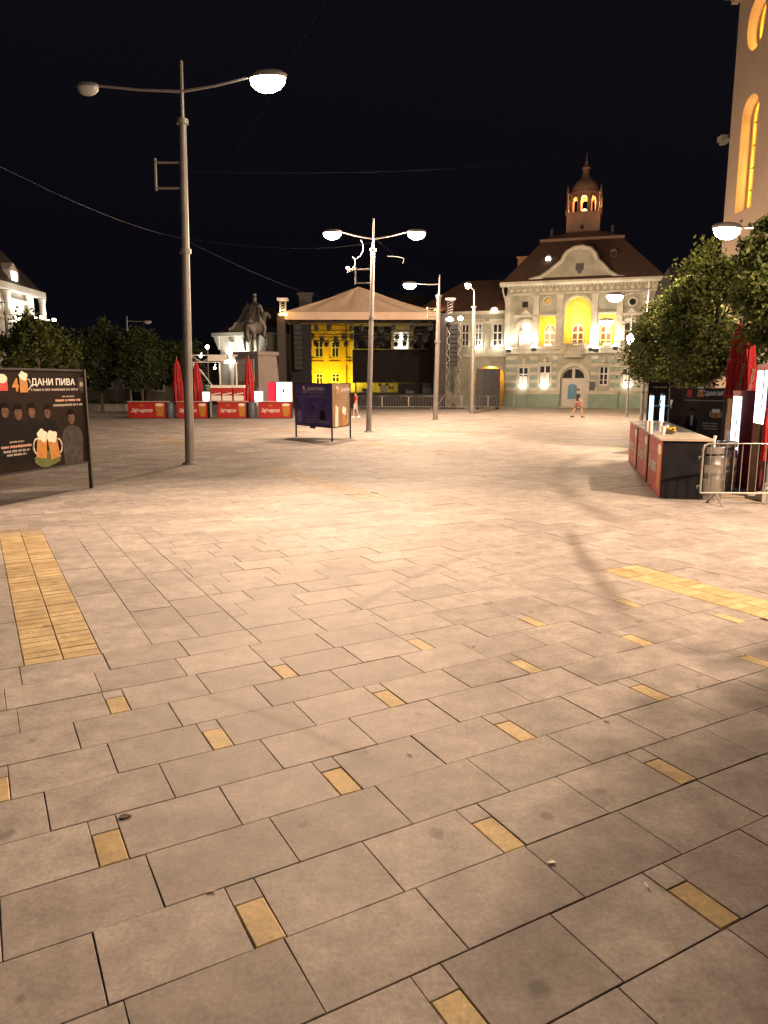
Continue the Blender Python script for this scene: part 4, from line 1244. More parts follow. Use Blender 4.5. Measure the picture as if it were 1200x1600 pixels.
MB().lathe([(.14,.0),(.22,.1),(.22,.3),(.12,.4)], 10, (tcx, tcy, lz0+.1)).build('lantern_lamp', m_oglow, hall, True)
lamp_light('POINT', 'lantern_light', hall, (tcx, tcy, lz0+1.1), 1100, (1, .50, .13), .2)
# floodlights on the front: boxes on the string course shining up
fl = [(75, 490, 1.0), (255, 480, 1.0), (665, 480, 1.5), (838, 470, 1.4), (700, 486, 1.0)]
for i, (x, y, k) in enumerate(fl):
    a = z6(x, y)
    f = MB().box(a[0]-.20, a[0]+.20, -.78, -.50, a[1]-.28, a[1]+.02).build('floodlight', m_darkmetal, hall)
    MB().box(a[0]-.24, a[0]+.24, -.80, -.40, a[1]+.024, a[1]+.16).build('floodlight_lens', m_floodglow, f)
    MB().tube([(a[0], -.5, a[1]-.2), (a[0], -.02, a[1]-.2)], .03, 6).build('bracket', m_darkmetal, f)
    p0 = (a[0], -.72, a[1]+.28)
    lamp_light('SPOT', 'flood_beam', hall, p0, 300*k, (1, .90, .70), .12, aim(p0, (a[0], .35, a[1]+4.0)), 130, .8)
# yellow lamps inside the loggia, white ones below the lower windows
for op in (by1, by2, by3):
    cx_ = (op[0]+op[1])/2
    lm = MB().box(cx_-.3, cx_+.3, .62, .80, zl0+.05, zl0+.18).build('loggia_lamp', m_yglow, hall)
    k = 1.7 if op is by2 else (1.0 if op is by1 else 2.0)
    lamp_light('POINT', 'loggia_light', hall, (cx_, .60, zl0+.55+(op[3]-op[2])*.35), 260*k, (1, .56, .07), .15)
for op in (g1, g2, g4):
    cx_ = (op[0]+op[1])/2
    b_ = MB().box(cx_-.25, cx_+.25, -.28, -.18, op[2]-.22, op[2]-.10).build('sill_lamp', m_floodglow, hall)
    lamp_light('POINT', 'sill_light', hall, (cx_, -.30, op[2]+.05), 16, (1, .88, .72), .1)
# left wing
wl0 = -5.6; wy = 1.2; wz = 9.0
a = Plane((CL + CH.n*wy)[:2], (CR + CH.n*wy)[:2])
def z8(x, y): return a.uz(670 + x/6.67, 420 + y/6.67)
wz = z8(640, 475)[1]
def uo8(x0, x1, y0, y1): p = z8(x0, y1); q = z8(x1, y1); r = z8((x0+x1)/2, y0); return p[0], q[0], (p[1]+q[1])/2, r[1]
v1 = uo8(662, 760, 570, 805); v2 = uo8(478, 545, 570, 805); v3 = uo8(340, 412, 575, 805)
l1 = uo8(470, 778, 1015, 1430); l1 = (l1[0], l1[1], .1, l1[3]); 
wh = [rect(*v1), rect(*v2), rect(*v3), arch(l1[0], l1[1], l1[2], l1[3], 12, .8)]
MB().wall(rect(wl0, -.002, 0, wz), wh, wy, wy+.4).build('wing_wall', m_stone, hall)
MB().box(l1[0]-.3, l1[1]+.3, wy+1.6, wy+1.7, 0, l1[3]+.3).build('arcade_back_wall', m_yellow, hall)
MB().box(l1[0]-.3, l1[1]+.3, wy+.41, wy+1.59, l1[3]+.02, l1[3]+.3).build('arcade_ceiling', m_yellow, hall)
for op in (v1, v2, v3):
    f = window(op, wy+.15, False, m_glass, True, .07)
    u0, u1, z0, z1 = op
    MB().wall(rect(u0-.16, u1+.16, z0-.1, z1+.16), [rect(*op)], wy-.08, wy).build('window_surround', m_stonew, hall)
    MB().box(u0-.3, u1+.3, wy-.25, wy-.085, z1+.22, z1+.38).build('window_hood', m_stonew, hall)
MB().box(wl0, -.01, wy-.45, wy-.002, wz, wz+.28).build('wing_cornice', m_stonew, hall)
MB().box(wl0, -.01, wy-.14, wy-.002, wz-.75, wz-.60).build('wing_moulding', m_stonew, hall)
zq = z8(600, 905)[1]
MB().box(wl0, -.01, wy-.20, wy-.002, zq-.1, zq+.12).build('wing_string_course', m_stonew, hall)
rp = a.uz(800, 412)[1]
rtop = wz + 3.6
MB().add([(wl0-3.2,wy-.5,wz+.285),(-.02,wy-.5,wz+.285),(-.02,wy+11,wz+.285),(wl0-3.2,wy+11,wz+.285),(wl0+.5,wy+5,rtop),(-.02,wy+5,rtop)],
     [(0,1,5,4),(3,0,4),(1,2,5),(2,3,4,5)]).build('wing_roof', m_roof, hall)
c0 = Plane((CL + CH.n*5.5)[:2], (CR + CH.n*5.5)[:2]).uz(817, 408)
MB().box(c0[0]-.45, c0[0]+.45, 5.4, 6.2, c0[1]-1.6, c0[1]+.25).box(c0[0]-.55, c0[0]+.55, 5.3, 6.3, c0[1]+.252, c0[1]+.40).build('chimney', mat('chimney_brick', (.40, .22, .12), .8, 0, .2, 6), hall)
lamp_light('POINT', 'arcade_light', hall, ((l1[0]+l1[1])/2, wy+.9, l1[3]-.3), 110, (1, .52, .12), .15)
ld = MB().box((l1[0]+l1[1])/2-.2, (l1[0]+l1[1])/2+.2, wy+.8, wy+1.0, l1[3]-.14, l1[3]+.0).build('arcade_lamp', m_yglow, hall)
for op in (v1, v2):
    lamp_light('POINT', 'wing_light', hall, ((op[0]+op[1])/2+.1, wy-.35, op[2]+.1), 42, (1, .93, .78), .1)
    MB().box((op[0]+op[1])/2-.2, (op[0]+op[1])/2+.2, wy-.42, wy-.28, op[2]-.22, op[2]-.08).build('wing_lamp', m_floodglow, hall)
zz = z8(693, 435)
MB().lathe([(.1,-.1),(.28,0),(.2,.14)], 10, (zz[0], wy-.6, zz[1])).build('eaves_lamp', m_floodglow, hall)
# right wing
MB().box(CW+.002, CW+18, 1.2, 11, 0, wz).build('wing_wall', m_stone, hall)
MB().box(CW+.002, CW+18, .75, 1.19, wz, wz+.28).build('wing_cornice', m_stonew, hall)
MB().add([(CW+.02,.6,wz+.285),(CW+20,.6,wz+.285),(CW+20,12,wz+.285),(CW+.02,12,wz+.285),(CW+.02,6,rtop-.4),(CW+18,6,rtop-.4)],
     [(0,1,5,4),(1,2,5),(3,0,4),(2,3,4,5)]).build('wing_roof', m_roof, hall)
MB().box(CW+2.2, CW+3.0, 4.8, 5.6, wz+2, rtop+1.0).build('chimney', m_roof, hall)
for i in range(5):
    u = CW + 2 + i*3.1
    f = MB().box(u-.55, u+.55, 1.10, 1.195, 5.4, 8.0).build('window', m_frame, hall)
    MB().box(u-.45, u+.45, 1.08, 1.098, 5.5, 7.9).build('pane', m_glass, f)
# orange floodlights that colour the roof, standing on the wing ridge
for (u, y, z, tgt, pw) in ((-1.2, .9, wz+.6, (4, 5, bzz), 60), (CW+1.5, .3, wz+.7, (CW-4, 6, bzz), 30), (-6.5, .4, wz+.5, (-4, 5, rtop), 420)):
    b_ = MB().box(u-.15, u+.15, y-.1, y+.1, z-.3, z-.1).build('roof_floodlight', m_darkmetal, hall)
    MB().box(u-.13, u+.13, y-.08, y+.08, z-.098, z-.05).build('roof_floodlight_lens', m_oglow, b_)
    lamp_light('SPOT', 'roof_beam', hall, (u, y, z), pw, (1, .38, .12), .2, aim((u, y, z), tgt), 110, .8)
for (sx) in (-1, 1):
    p0 = (tcx + sx*2.6, tcy - 2.9, tz + .35)
    b_ = MB().box(p0[0]-.12, p0[0]+.12, p0[1]-.1, p0[1]+.1, bzz+.1, p0[2]-.04).build('tower_floodlight', m_darkmetal, hall)
    lamp_light('SPOT', 'tower_beam', hall, p0, 170, (1, .40, .15), .2, aim(p0, (tcx, tcy, tzz(300))), 80, .8)
# ------------------------------------------------------------------ stage
YS = 63.0; SD = 11.0
m_canvas = mat('beige_canvas', (.58, .44, .33), .8, 0, .10, .8, .4)
m_truss = mat('truss_aluminium', (.40, .39, .38), .4, .7, .1, 5)
m_ledscreen = mat('unlit_screen', (.018, .015, .014), .7, 0, .15, 1, spec=.12)
m_greyscreen = mat('grey_screen_back', (.040, .038, .041), .6, 0, .12, 1)
sx0, sx1 = D(446, 560, YS).x, D(682, 560, YS).x
scx = D(560, 560, YS).x
ze = D(560, 489, YS).z; zf = D(560, 500, YS).z; za = D(560, 446, YS).z
zd = 1.2
stg = thing('stage', 'open-air concert stage under a peaked beige canvas roof', 'stage', (scx, YS, 0))
lx0, lx1 = sx0 - scx, sx1 - scx
# canvas roof: front slope, sides, back, with sagging folds
def canvas(quad, n=18, sag=.18):
    m = MB(); a, b, c, d = [Vector(p) for p in quad]; r = random.Random(3)
    for i in range(n+1):
        for j in range(n+1):
            u, v = i/n, j/n
            p = (a.lerp(b, u)).lerp(d.lerp(c, u), v)
            p.z -= sag*math.sin(math.pi*u)*.0 + sag*math.sin(math.pi*v)*(1 + .5*math.sin(u*23)) * .55
            p.z += .035*math.sin(u*40 + 6*v) + r.uniform(-.012, .012)
            m.v.append(tuple(p))
    for i in range(n):
        for j in range(n):
            k = i*(n+1)+j; m.f.append((k, k+n+1, k+n+2, k+1))
    return m
ap0, ap1 = (0, 2.0, za+.12), (0, SD-2, za+.12)
rf_ = canvas([(lx0-.2,-.3,ze), (lx1+.2,-.3,ze), ap0, ap0], 28).build('roof_canvas', m_canvas, stg, True)
canvas([(lx1+.2,-.3,ze), (lx1+.2,SD,ze), ap1, ap0]).build('roof_side', m_canvas, rf_, True)
canvas([(lx0-.2,SD,ze), (lx0-.2,-.3,ze), ap0, ap1]).build('roof_side', m_canvas, rf_, True)
canvas([(lx1+.2,SD,ze), (lx0-.2,SD,ze), ap1, ap1]).build('roof_side', m_canvas, rf_, True)
MB().box(lx0-.22, lx1+.22, -.36, -.31, zf, ze+.03).build('roof_valance', m_canvas, rf_)
for x in (lx0-.27, lx1+.22): MB().box(x, x+.05, -.31, SD, zf, ze+.02).build('roof_valance', m_canvas, rf_)
# wrapped corner towers with heads
for (x, y) in ((lx0-.25, -.1), (lx1+.45, -.1), (lx0-.25, SD-.3), (lx1+.45, SD-.3)):
    t = MB().box(x-.32, x+.32, y-.32, y+.32, .12, ze-.05).build('tower', mat('tower_cloth', (.055, .046, .042), .8, 0, .2, 2), stg)
    MB().box(x-.7, x+.7, y-.7, y+.7, 0, .118).build('tower_foot', m_darkmetal, t)
for (px_, side) in ((442, 0), (703, 1)):
    x = D(px_, 470, YS-.4).x - scx; z0 = D(px_, 492, YS).z; z1 = D(px_, 471, YS).z
    hd = MB()
    for k in (-.22, .22):
        for q in (-.22, .22): hd.tube([(x+k,-.5+q,z0),(x+k,-.5+q,z1)], .035, 5)
    for k in range(5):
        z = z0 + (z1-z0)*k/5
        hd.tube([(x-.22,-.72,z),(x+.22,-.72,z+(z1-z0)/5)], .022, 5)
    h = hd.build('tower_head', m_truss, stg, True)
    MB().box(x-.42, x+.42, -.9, -.1, z1+.003, z1+.20).build('tower_cap', m_white if side == 0 else m_truss, h)
    if side == 0:
        MB().box(x-.3, x+.3, -.85, -.3, z0-.1, z0+.04).build('tower_lamp', m_oglow, h)
        lamp_light('POINT', 'tower_light', stg, (x, -.95, z0+.3), 60, (1, .62, .25), .1)
    else:
        MB().lathe([(.05,-.2),(.3,-.15),(.3,0),(.1,.12)], 12, (x, -.6, z0-.35)).build('tower_lamp', m_floodglow, h, True)
        MB().box(x-.05, x+.05, -.65, -.55, z0-.22, z0-.002).build('tower_lamp_stem', m_darkmetal, h)
# deck
dk = MB().box(lx0, lx1+.3, .0, SD, zd-.12, zd).build('deck', m_darkmetal, stg)
for i in range(8):
    w = (lx1+.3-lx0)/8
    MB().box(lx0+w*i+.01, lx0+w*(i+1)-.01, -.03, -.004, .02, zd-.01).build('skirt_panel', m_black, dk)
# black drapes left and right, line arrays, back screen
MB().box(lx0+.45, lx0+2.1, 1.0, 1.06, zd+.002, zf-.25).build('side_drape', m_black, stg)
MB().box(lx1-.1, lx1-.04, .4, SD-1, zd+.002, zf-.3).build('side_drape', m_black, stg)
MB().box(lx0+.4, lx0+.46, .4, SD-1, zd+.002, zf-.3).build('side_drape', m_black, stg)
YB = YS + SD - 1.6
scr0, scr1 = D(551, 580, YB), D(688, 580, YB)
zs0, zs1 = D(560, 598, YB).z, D(560, 546, YB).z
sp = MB()
scr = MB().box(scr0.x-scx, scr1.x-scx, SD-1.5, SD-1.35, zs0, zs1).build('screen', m_ledscreen, stg)
nx, nz = 8, 4
for i in range(nx):
    for j in range(nz):
        w = (scr1.x-scr0.x)/nx; h = (zs1-zs0)/nz; x = scr0.x-scx+i*w; z = zs0+j*h
        MB().box(x+.015, x+w-.015, SD-1.53, SD-1.502, z+.015, z+h-.015).build('screen_module', m_ledscreen, scr)
for x in (scr0.x-scx+.3, scr1.x-scx-.3):
    MB().tube([(x,SD-1.42,zd),(x,SD-1.42,zs0)], .06, 6).build('screen_leg', m_darkmetal, scr)
zt_ = zf + .2
MB().box(D(622, 600, YB).x-scx, D(688, 600, YB).x-scx, SD-1.46, SD-1.41, zd+.004, zs0-.05).build('added_black_sheet', m_black, stg)  # black sheets added around the screen to block yellow glow through the open back
for (xa, xb) in ((553, 611), (646, 690)):
    MB().box(D(xa, 530, YB).x-scx, D(xb, 530, YB).x-scx, SD-1.45, SD-1.40, zs1+.05, zt_).build('added_black_sheet', m_black, stg)
# lighting trusses with hanging lamps
def truss(x0, x1, y, z, s=.36):
    m = MB()
    for dy in (-s/2, s/2):
        for dz in (-s/2, s/2): m.tube([(x0,y+dy,z+dz),(x1,y+dy,z+dz)], .027, 5)
    n = int((x1-x0)/.7)
    for i in range(n):
        a = x0+(x1-x0)*i/n; b = x0+(x1-x0)*(i+1)/n
        m.tube([(a,y-s/2,z-s/2 if i % 2 else z+s/2),(b,y-s/2,z+s/2 if i % 2 else z-s/2)], .014, 4)
        m.tube([(a,y+s/2,z-s/2 if i % 2 else z+s/2),(b,y+s/2,z+s/2 if i % 2 else z-s/2)], .014, 4)
    return m
for (y, z) in ((.8, zf-.15), (3.6, zf-.75), (6.8, zf-1.15)):
    truss(lx0+.6, lx1-.3, y, z).build('truss', m_darkmetal, stg, True)
rl = random.Random(12)
for (y, z, n) in ((.8, zf-.15, 9), (3.6, zf-.75, 13), (6.8, zf-1.15, 13)):
    for i in range(n):
        x = lx0+1.2+(lx1-lx0-2.0)*(i+rl.uniform(-.25,.25))/(n-1); zt = z-.20-rl.choice([0,.05,.25])
        m = MB().lathe([(.10,-.45),(.16,-.42),(.18,-.12),(.10,0),(.05,.02)], 10, (x, y, zt)).box(x-.21, x-.17, y-.04, y+.04, zt-.3, zt+.08).box(x+.17, x+.21, y-.04, y+.04, zt-.3, zt+.08).box(x-.21, x+.21, y-.04, y+.04, zt+.082, zt+.14)
        m.build('stage_lamp', m_darkmetal, stg, True)
# line arrays
def array(px0, px1, py0, py1, Yd, lab):
    a = D(px0, py0, Yd); b = D(px1, py1, Yd); w = b.x-a.x; n = 9; h = (a.z-b.z)/n
    t = thing('line_array', lab, 'loudspeaker', (a.x+w/2, Yd, b.z), 0, 'hanging loudspeaker arrays')
    for i in range(n):
        off = .012*(n-i)**1.3
        m = MB().prism([(-w/2,h*i+.012),(w/2,h*i+.012),(w/2,h*(i+1)-.012),(-w/2,h*(i+1)-.012)], off, off+.5)
        c_ = m.build('speaker_cabinet', m_black, t)
        MB().box(-w/2+.04, w/2-.04, off-.012, off-.003, h*i+.04, h*(i+1)-.04).build('grille', m_darkmetal, c_)
    MB().box(-w/2, w/2, 0.1, .55, h*n, h*n+.12).tube([(0,.3,h*n+.12),(0,.3,h*n+1.2)], .03, 6).build('rigging_frame', m_darkmetal, t)
array(701, 716, 508, 572, YS-.3, 'black hanging speaker array at the town hall side of the stage')
array(458, 473, 508, 578, YS-.1, 'black hanging speaker array beside the wrapped tower near the monument')
# slim truss masts beside the stage
for (px_, pyt, lab) in ((699, 505, 'slim aluminium mast carrying the speaker array'), (717, 495, 'slim aluminium mast next to the grey side screen')):
    p = D(px_, 600, YS-.9)
    t = thing('truss_mast', lab, 'mast', (p.x, p.y, 0), 0, 'masts beside the stage')
    z1 = D(px_, pyt, YS-.9).z
    m = MB()
    for (dx, dy) in ((-.14,-.14),(.14,-.14),(.14,.14),(-.14,.14)): m.tube([(dx,dy,.05),(dx,dy,z1)], .026, 5)
    for k in range(int(z1/.5)): m.tube([(-.14 if k % 2 else .14,-.14,.05+k*.5),(.14 if k % 2 else -.14,-.14,.55+k*.5)], .014, 4)
    m.build('mast', m_truss, t, True)
    for k in (-1, 1): MB().tube([(k*.95,-.3,.03),(0,0,1.5)], .03, 5).build('stay', m_truss, t, True)
    MB().box(-.5, .5, -.5, .5, 0, .05).build('foot_plate', m_darkmetal, t)
    hd = MB().lathe([(.05,-.2),(.2,-.15),(.22,.02),(.1,.12)], 12, (.0, -.3, z1-.1)).build('work_light', m_floodglow if px_ == 717 else m_darkmetal, t, True)
    MB().tube([(0,-.3,z1),(0,0,z1)], .02, 5).build('work_light_arm', m_darkmetal, t)
# grey side screen
a = D(744, 620, 61.5); b = D(782, 576, 61.5)
t = thing('side_screen', 'dark grey freestanding screen before the orange-lit arcade', 'screen', (a.x, 61.5, 0))
zb_ = D(744, 636, 61.5).z
pn_ = MB().box(0, b.x-a.x, 0, .2, .12, b.z).build('screen_panel', m_greyscreen, t)
for i in range(3):
    for j in range(5):
        w = (b.x-a.x)/3; h = (b.z-.12)/5
        MB().box(i*w+.01, (i+1)*w-.01, -.025, -.003, .12+j*h+.01, .12+(j+1)*h-.01).build('screen_module', m_greyscreen, pn_)
for x in (.15, b.x-a.x-.15): MB().box(x-.05, x+.05, -.5, .9, 0, .115).tube([(x,.8,.1),(x,.21,b.z*.7)], .04, 5).build('stand_foot', m_darkmetal, t)
# flight cases and monitors on the deck
for i, (px_, w, h, lab) in enumerate(((574, .9, .5, 'black wedge monitor at the stage edge behind the child'), (640, .8, .45, 'black wedge monitor on the stage below the screen'), (668, 1.1, .9, 'black flight case on the stage near the right drape'))):
    p = D(px_, 612, YS+1.2+i*.8)
    t = thing('stage_box', lab, 'stage equipment', (p.x, p.y, zd+.001), .1*i, 'equipment on the deck')
    MB().prism([(-w/2,0),(w/2,0),(w/2,h*.55 if i < 2 else h),(-w/2,h)], -.3, .3).build('case', m_blackpanel, t)
    MB().box(-w/2+.05, w/2-.05, -.312, -.302, .06, h*.5).build('grille', m_darkmetal, t)
# drum kit on the deck in silhouette
p = D(600, 612, YS+6)
t = thing('drum_kit', 'dark drum kit silhouetted against the yellow light on the stage', 'drum kit', (p.x, p.y, zd+.001))
m_drum = mat('drum_shell', (.03, .02, .02), .3, 0, .1, 5)
MB().lathe([(.32,0),(.34,.02),(.34,.42),(.32,.44)], 18).xf(Matrix.Translation((0,.2,.36)) @ Matrix.Rotation(math.pi/2, 4, 'X')).build('bass_drum', m_drum, t, True)
for (x, y, z, r) in ((-.35,.1,.62,.17),(.3,.1,.62,.18),(.62,.35,.35,.22)): MB().lathe([(r,0),(r,.26)], 16, (x,y,z)).tube([(x,y,0),(x,y,z)], .015, 5).build('tom_drum', m_drum, t, True)
for (x, y, z) in ((-.8,.2,1.05),(.85,.25,1.15)): MB().lathe([(.28,0),(.10,.02),(.02,.05)], 18, (x,y,z)).tube([(x,y,0),(x,y,z)], .014, 5).build('cymbal', m_metal, t, True)

# ------------------------------------------------------------------ buildings behind
m_ylwwall = mat('yellow_plaster', (.60, .42, .08), .8, 0, .12, .7, .1)
m_white2 = mat('white_plaster', (.68, .66, .60), .8, 0, .10, .9, .1)
m_darkroof = mat('dark_roof_tile', (.055, .045, .042), .8, 0, .25, 1.2, .2)
def simple_window(parent, u0, u1, z0, z1, y=0.0, arch_=False, m=m_glass):
    f = MB().wall(rect(u0-.12, u1+.12, z0-.10, z1+.12), [rect(u0, u1, z0, z1)], y-.08, y)
    f.box((u0+u1)/2-.04, (u0+u1)/2+.04, y-.03, y-.003, z0, z1).box(u0, u1, y-.032, y-.004, z0+(z1-z0)*.62-.04, z0+(z1-z0)*.62+.04)
    w = f.build('window', m_frame, parent)
    MB().box(u0, u1, y-.016, y-.008, z0, z1).build('pane', m, w)
    return w
YY = 92.0
yb0, yb1 = D(470, 560, YY), D(700, 560, YY); zt = D(500, 508, YY).z + 1.2
t = thing('yellow_building', 'yellow floodlit two-storey building seen through the open stage', 'building', (yb0.x, YY, 0))
Lb = yb1.x - yb0.x
MB().box(0, Lb, 0, 10, 0, zt).build('wall', m_ylwwall, t)
MB().box(Lb*.34, Lb+.01, -.06, -.003, 0, zt-.41).build('side_bay', m_white2, t)
for (z, h, d_) in ((D(500, 568, YY).z, .25, .2), (D(500, 562, YY).z, .18, .14), (zt-.4, .4, .4)): MB().box(-.1, Lb+.1, -d_, -.004, z, z+h).build('string_course', m_ylwwall, t)
def yw(x0, x1, y0, y1):
    a = D(430+x0/4.138, 420+y1/4.138, YY); b = D(430+x1/4.138, 420+y0/4.138, YY); simple_window(t, a.x-yb0.x, b.x-yb0.x, a.z, b.z)
for w_ in ((262,306,475,568),(370,408,475,568),(268,306,682,738),(372,412,682,730)): yw(*w_)
for i in range(4):
    xx = 560+i*115; yw(xx, xx+42, 475, 568)
for x in (330, 440):
    u = D(430+x/4.138, 560, YY).x - yb0.x
    MB().box(u-.35, u+.35, -.18, -.006, .1, zt-.5).build('pilaster', m_ylwwall, t)
MB().add([(-.5,-.6,zt),(Lb+.5,-.6,zt),(Lb+.5,10.5,zt),(-.5,10.5,zt),(3,5,zt+3.0),(Lb-3,5,zt+3.0)], [(0,1,5,4),(1,2,5),(2,3,4,5),(3,0,4)]).build('roof', m_darkroof, t)
u = D(478, 470, YY+4).x - yb0.x; zc = D(478, 462, YY+4).z
MB().box(u-.8, u+.8, 3.5, 4.6, zt+.5, zc).box(u-1, u+1, 3.3, 4.8, zc+.002, zc+.3).build('chimney', m_concrete, t)
for (px_, pw) in ((512, 2200), (590, 120)):
    u = D(px_, 600, YY).x - yb0.x
    b_ = MB().box(u-.3, u+.3, -3.3, -3.0, 0, .3).build('ground_floodlight', m_darkmetal, t)
    MB().box(u-.28, u+.28, -3.28, -3.02, .302, .34).build('ground_floodlight_lens', m_yglow, b_)
    lamp_light('SPOT', 'yellow_beam', t, (u, -3.1, .5), pw*1.6, (1, .66, .03), .2, aim((u,-3.1,.5), (u, 0, 4.5)), 140, .6)
for px_ in (622, 632):
    u = D(px_, 530, YY).x - yb0.x
    MB().box(u-.45, u+.45, -.14, -.083, D(px_,545,YY).z, D(px_,520,YY).z).build('lit_window', mat('bright_pane', (.8,.8,.75), .4, 0, .3, 3, emit=(1,.92,.75), estr=1.6), t)
# white lit gabled building behind the monument
YW = 74.0
wpl = Plane((D(338, 560, YW).x, YW), (D(412, 560, YW-2.5).x, YW-2.5))
t = thing('gabled_building', 'white floodlit building with a rounded gable behind the monument', 'building', wpl.A, wpl.rz)
def v8(x, y): return wpl.uz(320+x/8, 440+y/8)
e = v8(190, 620); Lw = (wpl.B-wpl.A).length; zt = v8(300, 640)[1]
ul_ = v8(190, 800)[0]
MB().wall(rect(ul_, Lw+.3, 0, zt), [arch(v8(375,800)[0], v8(485,800)[0], v8(430,960)[1], v8(430,700)[1])], 0, .4).build('wall', m_white2, t)
MB().box(ul_, Lw+.3, .42, 8, 0, zt-.01).build('body', m_white2, t)
o = MB().prism(arch(v8(375,800)[0], v8(485,800)[0], v8(430,960)[1], v8(430,700)[1]), .3, .34).build('arched_window', m_frame, t)
MB().box(v8(120,620)[0], Lw+.5, -.5, -.003, zt-.35, zt).build('cornice', m_white2, t)
MB().prism([(v8(130,640)[0], zt-.36),(ul_, zt-1.6),(ul_+.1,zt-1.6),(ul_+.1,zt-.36)], -.3, -.1).build('scroll_bracket', m_white2, t)
gpt = [v8(*p) for p in ((300,600),(350,575),(375,530),(400,500),(440,490),(480,498),(500,525),(520,570),(560,598))]
gz = zt + .005
MB().prism([(gpt[0][0], gz)] + [(a_, max(b_, gz+.01)) for a_, b_ in gpt] + [(gpt[-1][0], gz)], .02, .4).build('gable', mat('olive_plaster', (.30,.28,.16), .8, 0, .1, 1), t)
MB().tube([(a_, .1, max(b_, gz+.05)) for a_, b_ in gpt], .16, 6).build('gable_coping', m_white2, t, True)
for x in (345, 500, 560):
    u = v8(x, 800)[0]; MB().lathe([(.32,0),(.28,.2),(.25,zt-1.5),(.34,zt-1.2)], 10, (u, -.2, .3)).build('half_column', m_white2, t, True)
MB().add([(ul_-.4,-.2,zt+.003),(Lw+.7,-.2,zt+.003),(Lw+.7,8.4,zt+.003),(ul_-.4,8.4,zt+.003),(ul_+2,4,zt+2.6),(Lw-1.5,4,zt+2.6)], [(0,1,5,4),(1,2,5),(2,3,4,5),(3,0,4)]).build('roof', m_darkroof, t)
for x in (340, 440, 560):
    u = v8(x, 900)[0]; z_ = v8(x, 985)[1]
    b_ = MB().box(u-.2, u+.2, -1.0, -.7, z_-.3, z_).build('floodlight', m_floodglow, t)
    MB().box(u-.04, u+.04, -.7, -.002, z_-.2, z_-.12).build('bracket', m_darkmetal, b_)
    lamp_light('SPOT', 'flood_beam', t, (u, -.85, z_+.15), 230, (1,.93,.78), .15, aim((u,-.85,z_+.15), (u, .2, z_+4)), 120, .7)
# floodlit corner building at the left
lpl = Plane((-27.2, 48.0), (-27.6, 60.0))
t = thing('corner_building', 'white floodlit corner building with columns and a dark mansard roof', 'building', lpl.A, lpl.rz)
def v7(x, y): return lpl.uz(x/7.27, 380 + y/7.27)
Ll = (lpl.B-lpl.A).length; zt = v7(460, 640)[1]; zmid = v7(470, 905)[1]
win = (v7(50, 750)[0], v7(262, 750)[0], v7(150, 835)[1], v7(150, 690)[1])
MB().wall(rect(-6, Ll, 0, zt), [rect(*win)], 0, .4).build('wall', m_white2, t)
MB().box(-6, Ll, .42, 12, 0, zt-.02).build('body', m_white2, t)
MB().box(-6.2, Ll+.7, -.7, -.003, zt, zt+.45).build('cornice', m_white2, t)
MB().box(-6.2, Ll+.3, -.3, -.003, zmid-.2, zmid+.1).build('string_course', m_white2, t)
MB().prism(rect(*win), .3, .34).build('lit_window', mat('blind_cloth', (.8,.78,.72), .7, 0, .04, 2), t)
MB().box(win[0]-.2, win[1]+.2, -.3, -.004, win[3]+.1, win[3]+.35).build('window_hood', m_white2, t)
for x in (436, 290, 40):
    u = v7(x, 800)[0]; MB().lathe([(.30,0),(.24,.2),(.21,zt-zmid-.6),(.31,zt-zmid-.16)], 12, (u, -.36, zmid+.12)).build('column', m_white2, t, True)
    zb_ = zmid + .3
    MB().box(u-.12, u+.12, -1.3, -1.1, zb_-.2, zb_).tube([(u,-1.1,zb_-.12),(u,-.3,zb_-.12)], .03, 5).build('floodlight', m_floodglow, t)
    lamp_light('SPOT', 'flood_beam', t, (u, -1.2, zb_+.2), 150, (1,.93,.76), .15, aim((u,-1.2,zb_+.2), (u, -.1, zt)), 120, .7)
lamp_light('SPOT', 'flood_beam', t, ((win[0]+win[1])/2, -1.0, win[2]-.4), 500, (1,.95,.85), .15, aim(((win[0]+win[1])/2,-1.0,win[2]-.4), ((win[0]+win[1])/2, .2, win[3])), 120, .7)
rf_ = MB().add([(-6.2,-.5,zt+.455),(Ll+.5,-.5,zt+.455),(Ll+.5,12,zt+.455),(-6.2,12,zt+.455),(-5,1.6,zt+3.4),(Ll-1.6,1.6,zt+3.4),(Ll-1.6,10,zt+3.4),(-5,10,zt+3.4)],
     [(0,1,5,4),(1,2,6,5),(2,3,7,6),(3,0,4,7),(4,5,6,7)]).build('roof', m_darkroof, t)
u = v7(130, 400)[0]; z_ = zt + 1.0
dm = MB().prism([(u-.8,z_-.5),(u+.8,z_-.5),(u+.8,z_+.5),(u,z_+1.1),(u-.8,z_+.5)], -.2, 1.4).build('dormer', m_white2, rf_)
MB().prism(rect(u-.4,u+.4,z_-.3,z_+.45), -.23, -.205).build('dormer_window', m_floodglow, dm)
for u in (v7(460, 900)[0]-8, v7(460,900)[0]-4.5, v7(460,900)[0]-1.2): simple_window(t, u-.55, u+.55, 1.2, 3.6)
